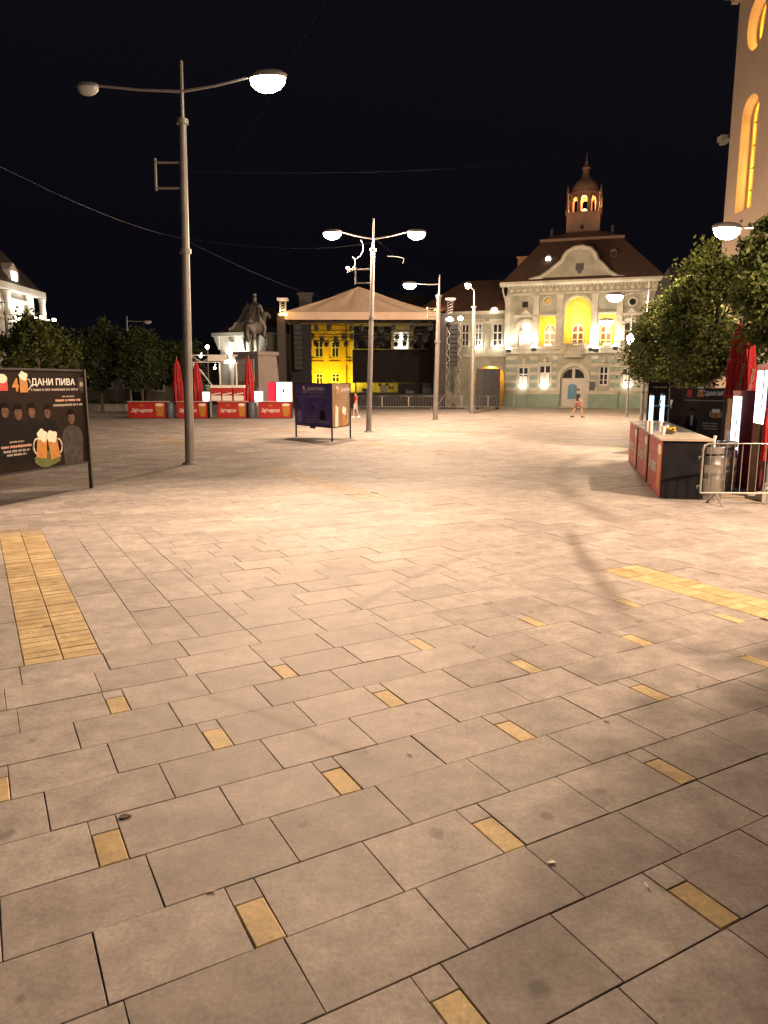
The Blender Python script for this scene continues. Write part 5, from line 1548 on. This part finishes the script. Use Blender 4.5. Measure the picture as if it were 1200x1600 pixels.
# low dark houses behind the trees on the left
for (px0, px1, pyt, Yd, lab) in ((112, 225, 516, 84, 'low dark-roofed house behind the round trees near the white corner building'),
                                 (225, 345, 532, 80, 'low dark-roofed house between the round trees and the gabled building'),
                                 (-60, 118, 540, 88, 'low dark house behind the leafy shrub at the corner')):
    a = D(px0, 560, Yd); b = D(px1, 560, Yd); Lh = b.x-a.x; zr = D(px0, pyt, Yd).z; zw = zr*.58
    t = thing('low_house', lab, 'house', (a.x, Yd, 0))
    MB().box(0, Lh, 0, 8, 0, zw).build('wall', mat('dim_plaster', (.22,.19,.16), .85, 0, .15, 1), t)
    MB().add([(-.4,-.5,zw),(Lh+.4,-.5,zw),(Lh+.4,8.5,zw),(-.4,8.5,zw),(.2,4,zr),(Lh-.2,4,zr)], [(0,1,5,4),(1,2,5),(2,3,4,5),(3,0,4)]).build('roof', m_darkroof, t)
    for i in range(int(Lh/2.4)):
        simple_window(t, .9+i*2.4, 1.9+i*2.4, zw*.35, zw*.8)
# church tower on the right
XT = D(1134, 300, 46).x
tpl = Plane((XT+.0, 46.0), (XT+.2, 34.5))
t = thing('church_tower', 'tall beige church tower with amber-lit arched windows', 'tower', tpl.A, tpl.rz)
m_beige = mat('beige_plaster', (.27, .205, .155), .85, 0, .07, .6, .15)
m_amberwall = mat('amber_reveal', (.62, .36, .10), .7, 0, .1, 2)
def tp_(px, py): return tpl.uz(px, py)
zt = 28.0; Lt = 11.5
def slot(xa, xb, ya, yb2):
    a = tp_(xa, (ya+yb2)/2); b = tp_(xb, (ya+yb2)/2); zc = tp_((xa+xb)/2, yb2)[1]; zd_ = tp_((xa+xb)/2, ya)[1]
    return a[0], b[0], zc, zd_
wa = slot(1155, 1180, 153, 325)
cu, cz_ = tp_(1182, 35)
rad = 1.35
h1 = arch(*wa, 14); h2 = disc(cu, cz_, rad*.72, rad, 24)
MB().wall(rect(0, Lt, 0, zt), [h1, h2], 0, .75).build('wall', m_beige, t)
MB().box(0, .5, .76, 10, 0, zt).build('wall', m_beige, t)
MB().box(Lt-.5, Lt, .76, 10, 0, zt).build('wall', m_beige, t)
MB().box(.51, Lt-.51, 1.5, 1.6, 0, zt).build('inner_wall', m_amberwall, t)
zcor = tp_(1142, 8)[1]
MB().box(-.6, Lt+.6, -.6, -.004, zcor, zcor+.5).box(-.35, Lt+.35, -.35, -.004, zcor-.35, zcor-.001).build('cornice', m_beige, t)
MB().box(-.6, -.002, 0, 10, zcor, zcor+.5).build('cornice', m_beige, t)
for (ring, nm) in ((h1, 'arched_window'), (h2, 'oculus')):
    xs = [p[0] for p in ring]; zs_ = [p[1] for p in ring]
    cx = (min(xs)+max(xs))/2; cz2 = (min(zs_)+max(zs_))/2
    inner = [(cx+(a_-cx)*.80, cz2+(b_-cz2)*.95) for a_, b_ in ring]
    w = MB().wall(ring, [inner], .62, .74).build(nm, m_amberwall, t)
    mb_ = MB().box(cx-.05, cx+.05, .66, .72, min(zs_)+.1, max(zs_)-.1)
    for k in range(1, 5): zq_ = min(zs_)+(max(zs_)-min(zs_))*k/5; mb_.box(min(xs)+.1, max(xs)-.1, .67, .71, zq_-.03, zq_+.03)
    if nm == 'arched_window': mb_.build('mullion', m_darkmetal, w)
    lamp_light('POINT', 'window_light', t, (cx, 1.1, cz2-.6), 320, (1, .55, .10), .3)
    if nm == 'arched_window':
        for dz in (-2.0, 1.6): lamp_light('POINT', 'window_light', t, (cx, 1.1, cz2+dz), 220, (1, .52, .10), .3)
    MB().lathe([(.1,0),(.14,.1),(.1,.2)], 8, (cx, 1.25, min(zs_)+.1)).build('window_lamp', m_yglow, w)
zq_ = tp_(1120, 228)[1]
MB().box(-.9, -.02, -.2, .1, zq_-.2, zq_-.05).box(-1.1, -.55, -.25, .15, zq_, zq_+.3).build('floodlight_bracket', m_metal, t)
MB().box(.002, .4, .9, 1.4, zq_, zq_+1.6).build('corner_shutter', m_amberwall, t)
# floodlight at the tower foot
b_ = MB().box(4.0, 4.5, -3.2, -2.8, 0, .4).build('ground_floodlight', m_darkmetal, t)
MB().box(4.05, 4.45, -3.15, -2.85, .402, .44).build('ground_floodlight_lens', m_floodglow, b_)
lamp_light('SPOT', 'tower_beam', t, (4.25, -3.0, .6), 120, (1, .58, .36), .2, aim((4.25,-3.0,.6), (4.5, 0, 16)), 100, .9)
# dark low building right of the town hall, behind the trees
a = D(1062, 560, 56); t = thing('side_house', 'dark roofed house between the town hall and the church tower', 'house', (a.x, 57, 0))
MB().box(0, 10, 0, 8, 0, 7.0).build('wall', MATS['dim_plaster'], t)
MB().add([(-.4,-.5,7.0),(10.4,-.5,7.0),(10.4,8.5,7.0),(-.4,8.5,7.0),(.6,4,11.2),(9.6,4,11.2)], [(0,1,5,4),(1,2,5),(2,3,4,5),(3,0,4)]).build('roof', m_darkroof, t)
MB().box(1.2, 2.0, 2.6, 3.4, 8.8, 10.9).build('chimney', m_darkroof, t)
for i in range(3): simple_window(t, 1+i*3.0, 2.2+i*3.0, 4.0, 6.0)

# ------------------------------------------------------------------ scaffold gantry beside the monument
p = D(300, 620, 50); 
t = thing('truss_gantry', 'white truss gantry with a small sign behind the red parasols', 'gantry', (p.x, 50, 0))
gx1 = D(372, 600, 50).x - p.x; gz1 = D(330, 555, 50).z; gz0 = D(330, 566, 50).z
truss(0, gx1, 0, (gz0+gz1)/2, gz1-gz0).build('truss_beam', m_white, t, True)
for x in (.2, gx1*.62, gx1-.1):
    MB().tube([(x,0,0),(x,0,gz0)], .06, 6).build('post', m_white, t, True)
MB().tube([(.25,0,gz0),(gx1*.6,0,gz0-2.2)], .04, 6).build('brace', m_white, t, True)
a = D(326, 563, 49.8); b = D(355, 557, 49.8)
MB().box(a.x-p.x, b.x-p.x, -.42, -.36, a.z-.05, b.z+.08).build('sign_panel', m_white, t)
for px_, py_ in ((313, 557), (335, 575)):
    a = D(px_, py_, 49.6); MB().lathe([(.03,-.08),(.08,-.04),(.09,.04),(.03,.08)], 10, (a.x-p.x, -.3, a.z)).tube([(a.x-p.x,-.3,a.z+.1),(a.x-p.x,0,a.z+.25)], .015, 5).build('work_light', m_floodglow, t, True)
a = D(324, 545, 60); b = thing('globe_lamp', 'small globe lamp shining above the truss gantry', 'street lamp', (a.x, 60, 0))
MB().tube([(0,0,0),(0,0,a.z)], .05, 8).build('pole', m_metal, b, True)
MB().lathe([(.04,0),(.12,.06),(.15,.15),(.12,.24),(.03,.28)], 12, (0,0,a.z)).build('globe', m_glow, b, True)
# ------------------------------------------------------------------ monument
def skin_figure(name, joints, edges, mat_, parent, root=0, sub=2):
    """one continuous body grown round a skeleton: joints = {(x,y,z): radius}"""
    me = bpy.data.meshes.new(name)
    me.from_pydata([j[0] for j in joints], edges, [])
    o = bpy.data.objects.new(name, me); C.objects.link(o)
    md = o.modifiers.new('skin', 'SKIN'); md.use_smooth_shade = True
    for i, j in enumerate(joints):
        r = j[1]; r = r if isinstance(r, (tuple, list)) else (r, r)
        me.skin_vertices[0].data[i].radius = r
        me.skin_vertices[0].data[i].use_root = (i == root)
    s = o.modifiers.new('sub', 'SUBSURF'); s.levels = sub; s.render_levels = sub
    dg = bpy.context.evaluated_depsgraph_get(); dg.update()
    m2 = bpy.data.meshes.new_from_object(o.evaluated_get(dg))
    bpy.data.objects.remove(o)
    m2.name = name; m2.materials.clear(); m2.materials.append(mat_)
    m2.polygons.foreach_set('use_smooth', [True]*len(m2.polygons))
    q = bpy.data.objects.new(name, m2); C.objects.link(q); q.parent = parent
    return q
m_bronze = mat('grey_bronze', (.075, .07, .07), .5, .35, .3, 3, .2)
m_pedestal = mat('grey_granite', (.16, .13, .125), .7, 0, .18, 3, .15)
m_pedlight = mat('pale_relief', (.30, .28, .28), .6, 0, .25, 5, .4)
YM = 52.0
pc_ = D(401, 600, YM); zp = D(401, 550, YM).z
mon = thing('equestrian_monument', 'grey bronze rider on horseback on a tall stone pedestal', 'monument', (pc_.x, YM, 0), math.radians(-38))
W2, L2 = .85, 1.15
ped = MB()
ped.prism([(-L2-.55,0),(L2+.55,0),(L2+.55,.35),(-L2-.55,.35)], -W2-.55, W2+.55).build('pedestal_step', m_pedestal, mon)
MB().add([(-L2-.2,-W2-.2,.352),(L2+.2,-W2-.2,.352),(L2+.2,W2+.2,.352),(-L2-.2,W2+.2,.352),(-L2,-W2,zp-.25),(L2,-W2,zp-.25),(L2,W2,zp-.25),(-L2,W2,zp-.25)],
     [(3,2,1,0),(4,5,6,7),(0,1,5,4),(1,2,6,5),(2,3,7,6),(3,0,4,7)]).build('pedestal', m_pedestal, mon)
MB().box(-L2-.12, L2+.12, -W2-.12, W2+.12, zp-.248, zp).build('pedestal_cap', m_pedestal, mon)
MB().box(-L2+.25, L2-.25, -W2-.19, -W2-.13, zp-2.0, zp-.5).build('relief_panel', m_pedlight, mon)
MB().box(-L2-.19, -L2-.13, -W2+.2, W2-.2, zp-2.0, zp-.6).build('relief_panel', m_pedlight, mon)
for k in range(4): MB().box(-L2-.05, L2+.05, -W2-.20-.005*k, -W2-.14, .6+.35*k, .78+.35*k).build('pedestal_course', m_pedestal, mon)
# horse faces away from the square (+y local), rump towards the viewer
hs = 1.36
HA = math.radians(22)
def H(x, y, z): return ((x*math.cos(HA)-y*math.sin(HA))*hs, (x*math.sin(HA)+y*math.cos(HA))*hs, zp + z*hs)
J = []; E_ = []
def jj(p, r): J.append((H(*p), (r[0]*hs, r[1]*hs) if isinstance(r, tuple) else r*hs)); return len(J)-1
c0 = jj((0,.0,1.25), .36); c1 = jj((0,-.55,1.28), .36); c2 = jj((0,.55,1.30), .34); c3 = jj((0,-.85,1.20), .22)
E_ += [(c0,c1),(c0,c2),(c1,c3)]
n1 = jj((0,.85,1.62), .22); n2 = jj((.05,1.05,2.0), .15); n3 = jj((.12,1.30,1.98), .12); n4 = jj((.16,1.52,1.78), .075)
E_ += [(c2,n1),(n1,n2),(n2,n3),(n3,n4)]
for sx in (-1, 1):
    a = jj((sx*.20,-.62,.98), .19); b = jj((sx*.22,-.55,.70), .12); c = jj((sx*.21,-.78,.48), .075); d = jj((sx*.21,-.72,.12), .055); e = jj((sx*.21,-.66,.03), .07)
    E_ += [(c1,a),(a,b),(b,c),(c,d),(d,e)]
    a = jj((sx*.18,.60,.95), .15)
    if sx < 0:
        b = jj((sx*.19,.64,.55), .075); c = jj((sx*.19,.62,.14), .055); d = jj((sx*.19,.66,.03), .07)
    else:
        b = jj((sx*.19,.90,.72), .075); c = jj((sx*.19,.82,.38), .055); d = jj((sx*.19,.86,.26), .06)
    E_ += [(c2,a),(a,b),(b,c),(c,d)]
t0 = jj((.02,-1.0,1.22), .09); t1 = jj((.10,-1.12,.85), .12); t2 = jj((.14,-1.08,.40), .06)
E_ += [(c3,t0),(t0,t1),(t1,t2)]
skin_figure('horse', J, E_, m_bronze, mon, 0)
J = []; E_ = []
h0 = jj((0,0,1.68), .22); h1 = jj((0,0,1.95), .20); h2 = jj((0,.02,2.22), (.27,.19)); h3 = jj((0,.03,2.42), .10); h4 = jj((.0,.05,2.62), .12); h5 = jj((0,.05,2.74), .10)
E_ += [(h0,h1),(h1,h2),(h2,h3),(h3,h4),(h4,h5)]
for sx in (-1, 1):
    a = jj((sx*.30,.03,2.26), .11); b = jj((sx*.40,.05,1.98), .085); c = jj((sx*.22,.32,1.86), .06); d = jj((sx*.12,.42,1.86), .05)
    E_ += [(h2,a),(a,b),(b,c),(c,d)]
    a = jj((sx*.28,.10,1.58), .16); b = jj((sx*.42,.28,1.22), .12); c = jj((sx*.42,.12,.86), .08); d = jj((sx*.42,.14,.74), .06); e = jj((sx*.43,.34,.72), .05)
    E_ += [(h0,a),(a,b),(b,c),(c,d),(d,e)]
skin_figure('rider', J, E_, m_bronze, mon, 0)
# cloak falling over the rump, and the cap
m = MB(); n = 12
for k in range(8):
    v = k/7
    for i in range(n+1):
        u = i/n - .5
        m.v.append(H(u*(.62+.75*v), -.18-.62*v-.10*math.cos(u*9)*v, 2.34-.95*v+.06*math.sin(i*2.1+k)))
for k in range(7):
    for i in range(n): q = k*(n+1)+i; m.f.append((q,q+1,q+n+2,q+n+1))
o = m.build('cloak', m_bronze, mon, True); s = o.modifiers.new('thick', 'SOLIDIFY'); s.thickness = .06
MB().lathe([(.14,0),(.15,.03),(.13,.10),(.15,.16),(.12,.18)], 14, H(0,.05,2.74)).build('cap', m_bronze, mon, True)

# ------------------------------------------------------------------ people
def person(loc, rz, label, stature, shirt, legs, pose, hair=True, sleeve=None):
    t = thing('person', label, 'person', loc, rz)
    s = stature/1.75
    def P(x, y, z): return (x*s, y*s, z*s)
    st = pose
    J = []; E_ = []
    def j(p, r): J.append((P(*p), (r[0]*s, r[1]*s) if isinstance(r, tuple) else r*s)); return len(J)-1
    p0 = j((0,0,.95), (.155,.11)); w = j((0,.0,1.10), (.135,.10)); ch = j((0,-.01,1.32), (.17,.115)); sh = j((0,0,1.44), (.12,.08)); nk = j((0,-.01,1.52), .055); h1 = j((0,-.03,1.60), .075); h2 = j((0,-.02,1.68), .082); h3 = j((0,-.01,1.735), .05)
    E_ += [(p0,w),(w,ch),(ch,sh),(sh,nk),(nk,h1),(h1,h2),(h2,h3)]
    arms = []
    for sx, sw in ((-1, st['arm'][0]), (1, st['arm'][1])):
        a = j((sx*.19,0,1.40), .06); b = j((sx*.235,-sw*.10,1.13), .045); c = j((sx*.22,-sw*.25-.05,.92), .033)
        E_ += [(sh,a),(a,b),(b,c)]
        hnd = j((sx*.215,-sw*.28-.06,.84), (.032,.018)); E_ += [(c,hnd)]
        for f in range(4):
            f1 = j((sx*(.215+.0), -sw*.28-.035-.02*f, .775-.004*abs(f-1.5)), .009); E_ += [(hnd,f1)]
        th = j((sx*.19,-sw*.28-.10,.80), .010); E_ += [(hnd,th)]
    for sx, sw in ((-1, st['leg'][0]), (1, st['leg'][1])):
        a = j((sx*.095,-sw*.06,.84), .088); b = j((sx*.10,-sw*.24-.03,.49), .060); c = j((sx*.10,-sw*.30+(.10 if sw < 0 else 0),.09), .040); d = j((sx*.11,-sw*.30-.15+(.10 if sw < 0 else 0),.035), (.04,.03))
        E_ += [(p0,a),(a,b),(b,c),(c,d)]
    body = skin_figure('body', J, E_, m_skin, t, 0)
    # clothes: shells over the same skeleton
    def shell(nm, pts, edges, m):
        J2 = [(P(*p), (r[0]*s, r[1]*s) if isinstance(r, tuple) else r*s) for p, r in pts]
        return skin_figure(nm, J2, edges, m, t, 0)
    sl = st['arm']
    shell('shirt', [((0,0,.93),(.175,.13)),((0,0,1.10),(.155,.12)),((0,-.01,1.32),(.19,.135)),((0,0,1.455),(.13,.09)),
                    ((-.20,0,1.40),.082),((-.235,-sl[0]*.08,1.20),.068),((.20,0,1.40),.082),((.235,-sl[1]*.08,1.20),.068)],
          [(0,1),(1,2),(2,3),(3,4),(4,5),(3,6),(6,7)], shirt)
    lg_ = st['leg']; pts = [((0,0,.98),(.165,.125))]; ed = []
    for sx, sw in ((-1, lg_[0]), (1, lg_[1])):
        k = len(pts)
        end = .52 if st.get('shorts') else .12
        pts += [((sx*.098,-sw*.07,.82),.105), ((sx*.10,-sw*.235-.03,.52),.085)]
        ed += [(0,k),(k,k+1)]
        if not st.get('shorts'):
            pts += [((sx*.10,-sw*.30+(.10 if sw < 0 else 0),.12),.062)]; ed += [(k+1,k+2)]
    shell('trousers', pts, ed, legs)
    for sx, sw in ((-1, lg_[0]), (1, lg_[1])):
        y = -sw*.30+(.10 if sw < 0 else 0)
        MB().add([P(sx*.10+a*.048, y-.06+b*.13, c) for a, b, c in ((-1,-1,.0),(1,-1,.0),(1,1,.0),(-1,1,.0),(-.8,-.85,.05),(.8,-.85,.05),(.8,.9,.10),(-.8,.9,.10))],
                 [(3,2,1,0),(4,5,6,7),(0,1,5,4),(1,2,6,5),(2,3,7,6),(3,0,4,7)]).build('shoe', m_darkmetal if not st.get('white') else m_white, t)
    if hair:
        MB().lathe([(.094,.0),(.100,.05),(.085,.10),(.04,.125)], 14, P(0,.008,1.665)).build('hair', mat('dark_hair', (.02,.014,.01), .6, 0, .2, 20), t, True)
    MB().tube([P(0,-.105,1.655), P(0,-.128,1.625)], [.008*s,.014*s], 6).build('nose', m_skin, body)
    for sx in (-1, 1):
        MB().lathe([(.001,-.010*s),(.009*s,0),(.001,.010*s)], 8, P(sx*.032,-.100,1.66)).build('eye', m_darkmetal, body)
        MB().lathe([(.004*s,-.025*s),(.012*s,0),(.004*s,.025*s)], 8, P(sx*.088,-.01,1.645)).build('ear', m_skin, body)
    MB().box(P(-.024,0,0)[0], P(.024,0,0)[0], P(0,-.102,0)[1], P(0,-.094,0)[1], P(0,0,1.588)[2], P(0,0,1.597)[2]).build('mouth', m_redcloth, body)
    return t
m_blackshirt = mat('black_tshirt', (.015,.015,.018), .85, 0, .2, 8)
m_shorts = mat('red_brown_shorts', (.26,.10,.08), .85, 0, .2, 8)
m_redshirt = mat('red_tshirt', (.42,.045,.03), .85, 0, .2, 8)
m_paleshorts = mat('pale_shorts', (.42,.38,.34), .85, 0, .15, 8)
p = G(902, 652)
person((p.x, p.y, 0), 1.25, 'person in a black shirt and shorts walking before the town hall door', 1.74, m_blackshirt, m_shorts, {'arm': (.9,-.6), 'leg': (1.0,-.9), 'shorts': True})
p = G(556, 652)
person((p.x, p.y, 0), -1.2, 'small person in a red shirt and pale shorts walking by the barriers', 1.55, m_redshirt, m_paleshorts, {'arm': (-.5,.6), 'leg': (-.6,.7), 'shorts': True, 'white': True})

# ------------------------------------------------------------------ trees
def leaf_mat(name, c1, c2):
    m = bpy.data.materials.new(name); m.use_nodes = True
    nt = m.node_tree; n = nt.nodes; L = nt.links; b = n['Principled BSDF']
    g = n.new('ShaderNodeNewGeometry'); mx = n.new('ShaderNodeMixRGB')
    mx.inputs[1].default_value = (*c1, 1); mx.inputs[2].default_value = (*c2, 1)
    L.new(g.outputs['Random Per Island'], mx.inputs[0]); L.new(mx.outputs[0], b.inputs['Base Color'])
    b.inputs['Roughness'].default_value = .65
    b.inputs['Specular IOR Level'].default_value = .25
    tr = n.new('ShaderNodeBsdfTranslucent'); L.new(mx.outputs[0], tr.inputs[0])
    ms = n.new('ShaderNodeMixShader'); ms.inputs[0].default_value = .28
    L.new(b.outputs[0], ms.inputs[1]); L.new(tr.outputs[0], ms.inputs[2]); L.new(ms.outputs[0], n['Material Output'].inputs[0])
    return m
m_leaf = leaf_mat('green_leaf', (.026,.045,.010), (.12,.14,.032))
m_leaf2 = leaf_mat('deep_green_leaf', (.028,.042,.016), (.070,.090,.030))
m_bark = mat('grey_bark', (.12,.09,.07), .9, 0, .35, 14, .6)
def tree(x, y, trunk_h, h, rx, ry, label, lm, seed, n_leaf=7000, leaf=.085, name='broadleaf_tree', cone=.0):
    r = np.random.default_rng(seed); rr = random.Random(seed)
    t = thing(name, label, 'tree', (x, y, 0), rr.uniform(0, 6), None)
    cz, rz_ = (trunk_h*.85 + h)/2, (h - trunk_h*.85)/2
    m = MB(); m.tube([(0,0,0),(.03,.02,trunk_h*.5),(-.02,.03,trunk_h),(0,0,cz),(.05,0,h*.86)], [.14,.11,.10,.07,.02], 10)
    tips = []
    for k in range(11):
        a = k*2.399; z0 = trunk_h*.9 + (h*.62-trunk_h*.9)*k/11
        e = Vector((math.cos(a)*rx*.7, math.sin(a)*ry*.7, z0 + rr.uniform(.35,.9)))
        s = Vector((0,0,z0)); mdl = s.lerp(e, .5) + Vector((0,0,.12))
        m.tube([s, mdl, e], [.05,.032,.012], 6)
        e2 = e + Vector((rr.uniform(-.4,.4), rr.uniform(-.4,.4), rr.uniform(.2,.6))); m.tube([mdl, e2], [.022,.008], 5)
    m.build('trunk', m_bark, t, True)
    nc = 110
    d = r.normal(size=(nc,3)); d /= np.linalg.norm(d, axis=1)[:,None]
    rad = r.uniform(.50,1.0,nc)**.6*r.uniform(.82,1.12,nc)
    zz = d[:,2]*rad
    taper = 1 - cone*np.clip((zz+1)/2, 0, 1)
    cen = np.stack([d[:,0]*rad*rx*taper, d[:,1]*rad*ry*taper, cz + zz*rz_], 1)
    cl = r.integers(0, nc, n_leaf); sig = r.uniform(.10,.24,nc)*rx*.62
    pos = cen[cl] + r.normal(size=(n_leaf,3))*sig[cl][:,None]*np.array([1,1,.8])
    u = r.normal(size=(n_leaf,3)); u /= np.linalg.norm(u, axis=1)[:,None]
    w = np.cross(u, r.normal(size=(n_leaf,3))); w /= np.linalg.norm(w, axis=1)[:,None]
    sz = r.uniform(.6,1.25,n_leaf)[:,None]*leaf
    V = np.stack([pos-u*sz, pos+w*sz*.55-u*sz*.15, pos+u*sz, pos-w*sz*.55-u*sz*.15], 1).reshape(-1,3)
    me = bpy.data.meshes.new('crown')
    me.vertices.add(len(V)); me.vertices.foreach_set('co', V.ravel())
    me.loops.add(n_leaf*4); me.loops.foreach_set('vertex_index', np.arange(n_leaf*4))
    me.polygons.add(n_leaf); me.polygons.foreach_set('loop_start', np.arange(n_leaf)*4); me.polygons.foreach_set('loop_total', np.full(n_leaf,4))
    me.update(calc_edges=True); me.materials.append(lm)
    o = bpy.data.objects.new('crown', me); C.objects.link(o); o.parent = t
    return t
def tpos(px, Y): return D(px, 600, Y).x
tree(tpos(1246, 14.2), 14.2, 3.0, 5.5, 1.2, 1.3, 'leafy tree overhanging the wooden posts and low parasol', m_leaf, 1, 20000, .06)
tree(tpos(1112, 20.5), 20.5, 2.4, 5.55, 1.6, 1.6, 'round leafy tree above the lit fridges and poster stand', m_leaf, 2, 30000, .06, cone=.35)
tree(tpos(1066, 25.5), 25.5, 2.3, 5.6, 1.7, 1.7, 'round leafy tree behind the tap bar between two others', m_leaf, 3, 22000, .066, cone=.35)
tree(tpos(1036, 30.5), 30.5, 2.3, 5.3, 1.75, 1.7, 'leafy tree nearest the town hall beside the slim lantern post', m_leaf, 4, 20000, .068, cone=.3)
tree(tpos(1305, 19), 19, 2.6, 6.2, 1.8, 1.8, 'tall leafy tree in front of the church tower', m_leaf2, 5, 9000, .09)
tree(6.95, 5.8, 2.45, 4.35, 1.9, 1.6, 'leafy tree beyond the crowd barrier shading the paving', m_leaf, 15, 9000, .085, cone=.85)
tree(tpos(62, 41), 41, 1.6, 5.6, 2.2, 1.8, 'yellow-green leafy shrub tree above the dark poster board', m_leaf, 6, 9000, .12)
tree(tpos(158, 55), 55, 1.7, 6.7, 1.75, 1.7, 'dark round tree nearest the low house behind the poster board', m_leaf2, 7, 8000, .12)
tree(tpos(222, 54), 54, 1.7, 6.1, 2.0, 1.8, 'dark broad tree beside the thin unlit lamp post', m_leaf2, 8, 8000, .12)
tree(tpos(285, 58), 58, 1.7, 5.6, 1.7, 1.6, 'dark tree behind the red folded parasols', m_leaf2, 9, 7000, .12)
tree(tpos(108, 60), 60, 1.7, 5.4, 1.7, 1.6, 'dark tree between the yellow-green shrub and the round tree', m_leaf2, 10, 7000, .12)
# low plants in planters along the far left edge
m_planter = mat('planter_concrete', (.28,.26,.24), .85, 0, .15, 4)
for i, px_ in enumerate((150, 172, 190)):
    p = D(px_, 640, 57)
    t = thing('planter', 'concrete planter with low greenery under the dark round trees', 'planter', (p.x, 57, 0), 0, 'planters under the trees')
    MB().box(-.45, .45, -.3, .3, 0, .55).build('trough', m_planter, t)
    m = MB(); r2 = random.Random(i)
    for k in range(120):
        c = Vector((r2.gauss(0,.22), r2.gauss(0,.14), .58+abs(r2.gauss(0,.16)))); a = r2.uniform(0,6.28); s = .06
        m.add([c, c+Vector((s*math.cos(a),s*math.sin(a),s*.5)), c+Vector((0,0,s*1.4)), c+Vector((-s*.6*math.sin(a),s*.6*math.cos(a),s*.8))], [(0,1,2,3)])
    m.build('greenery', m_leaf2, t)
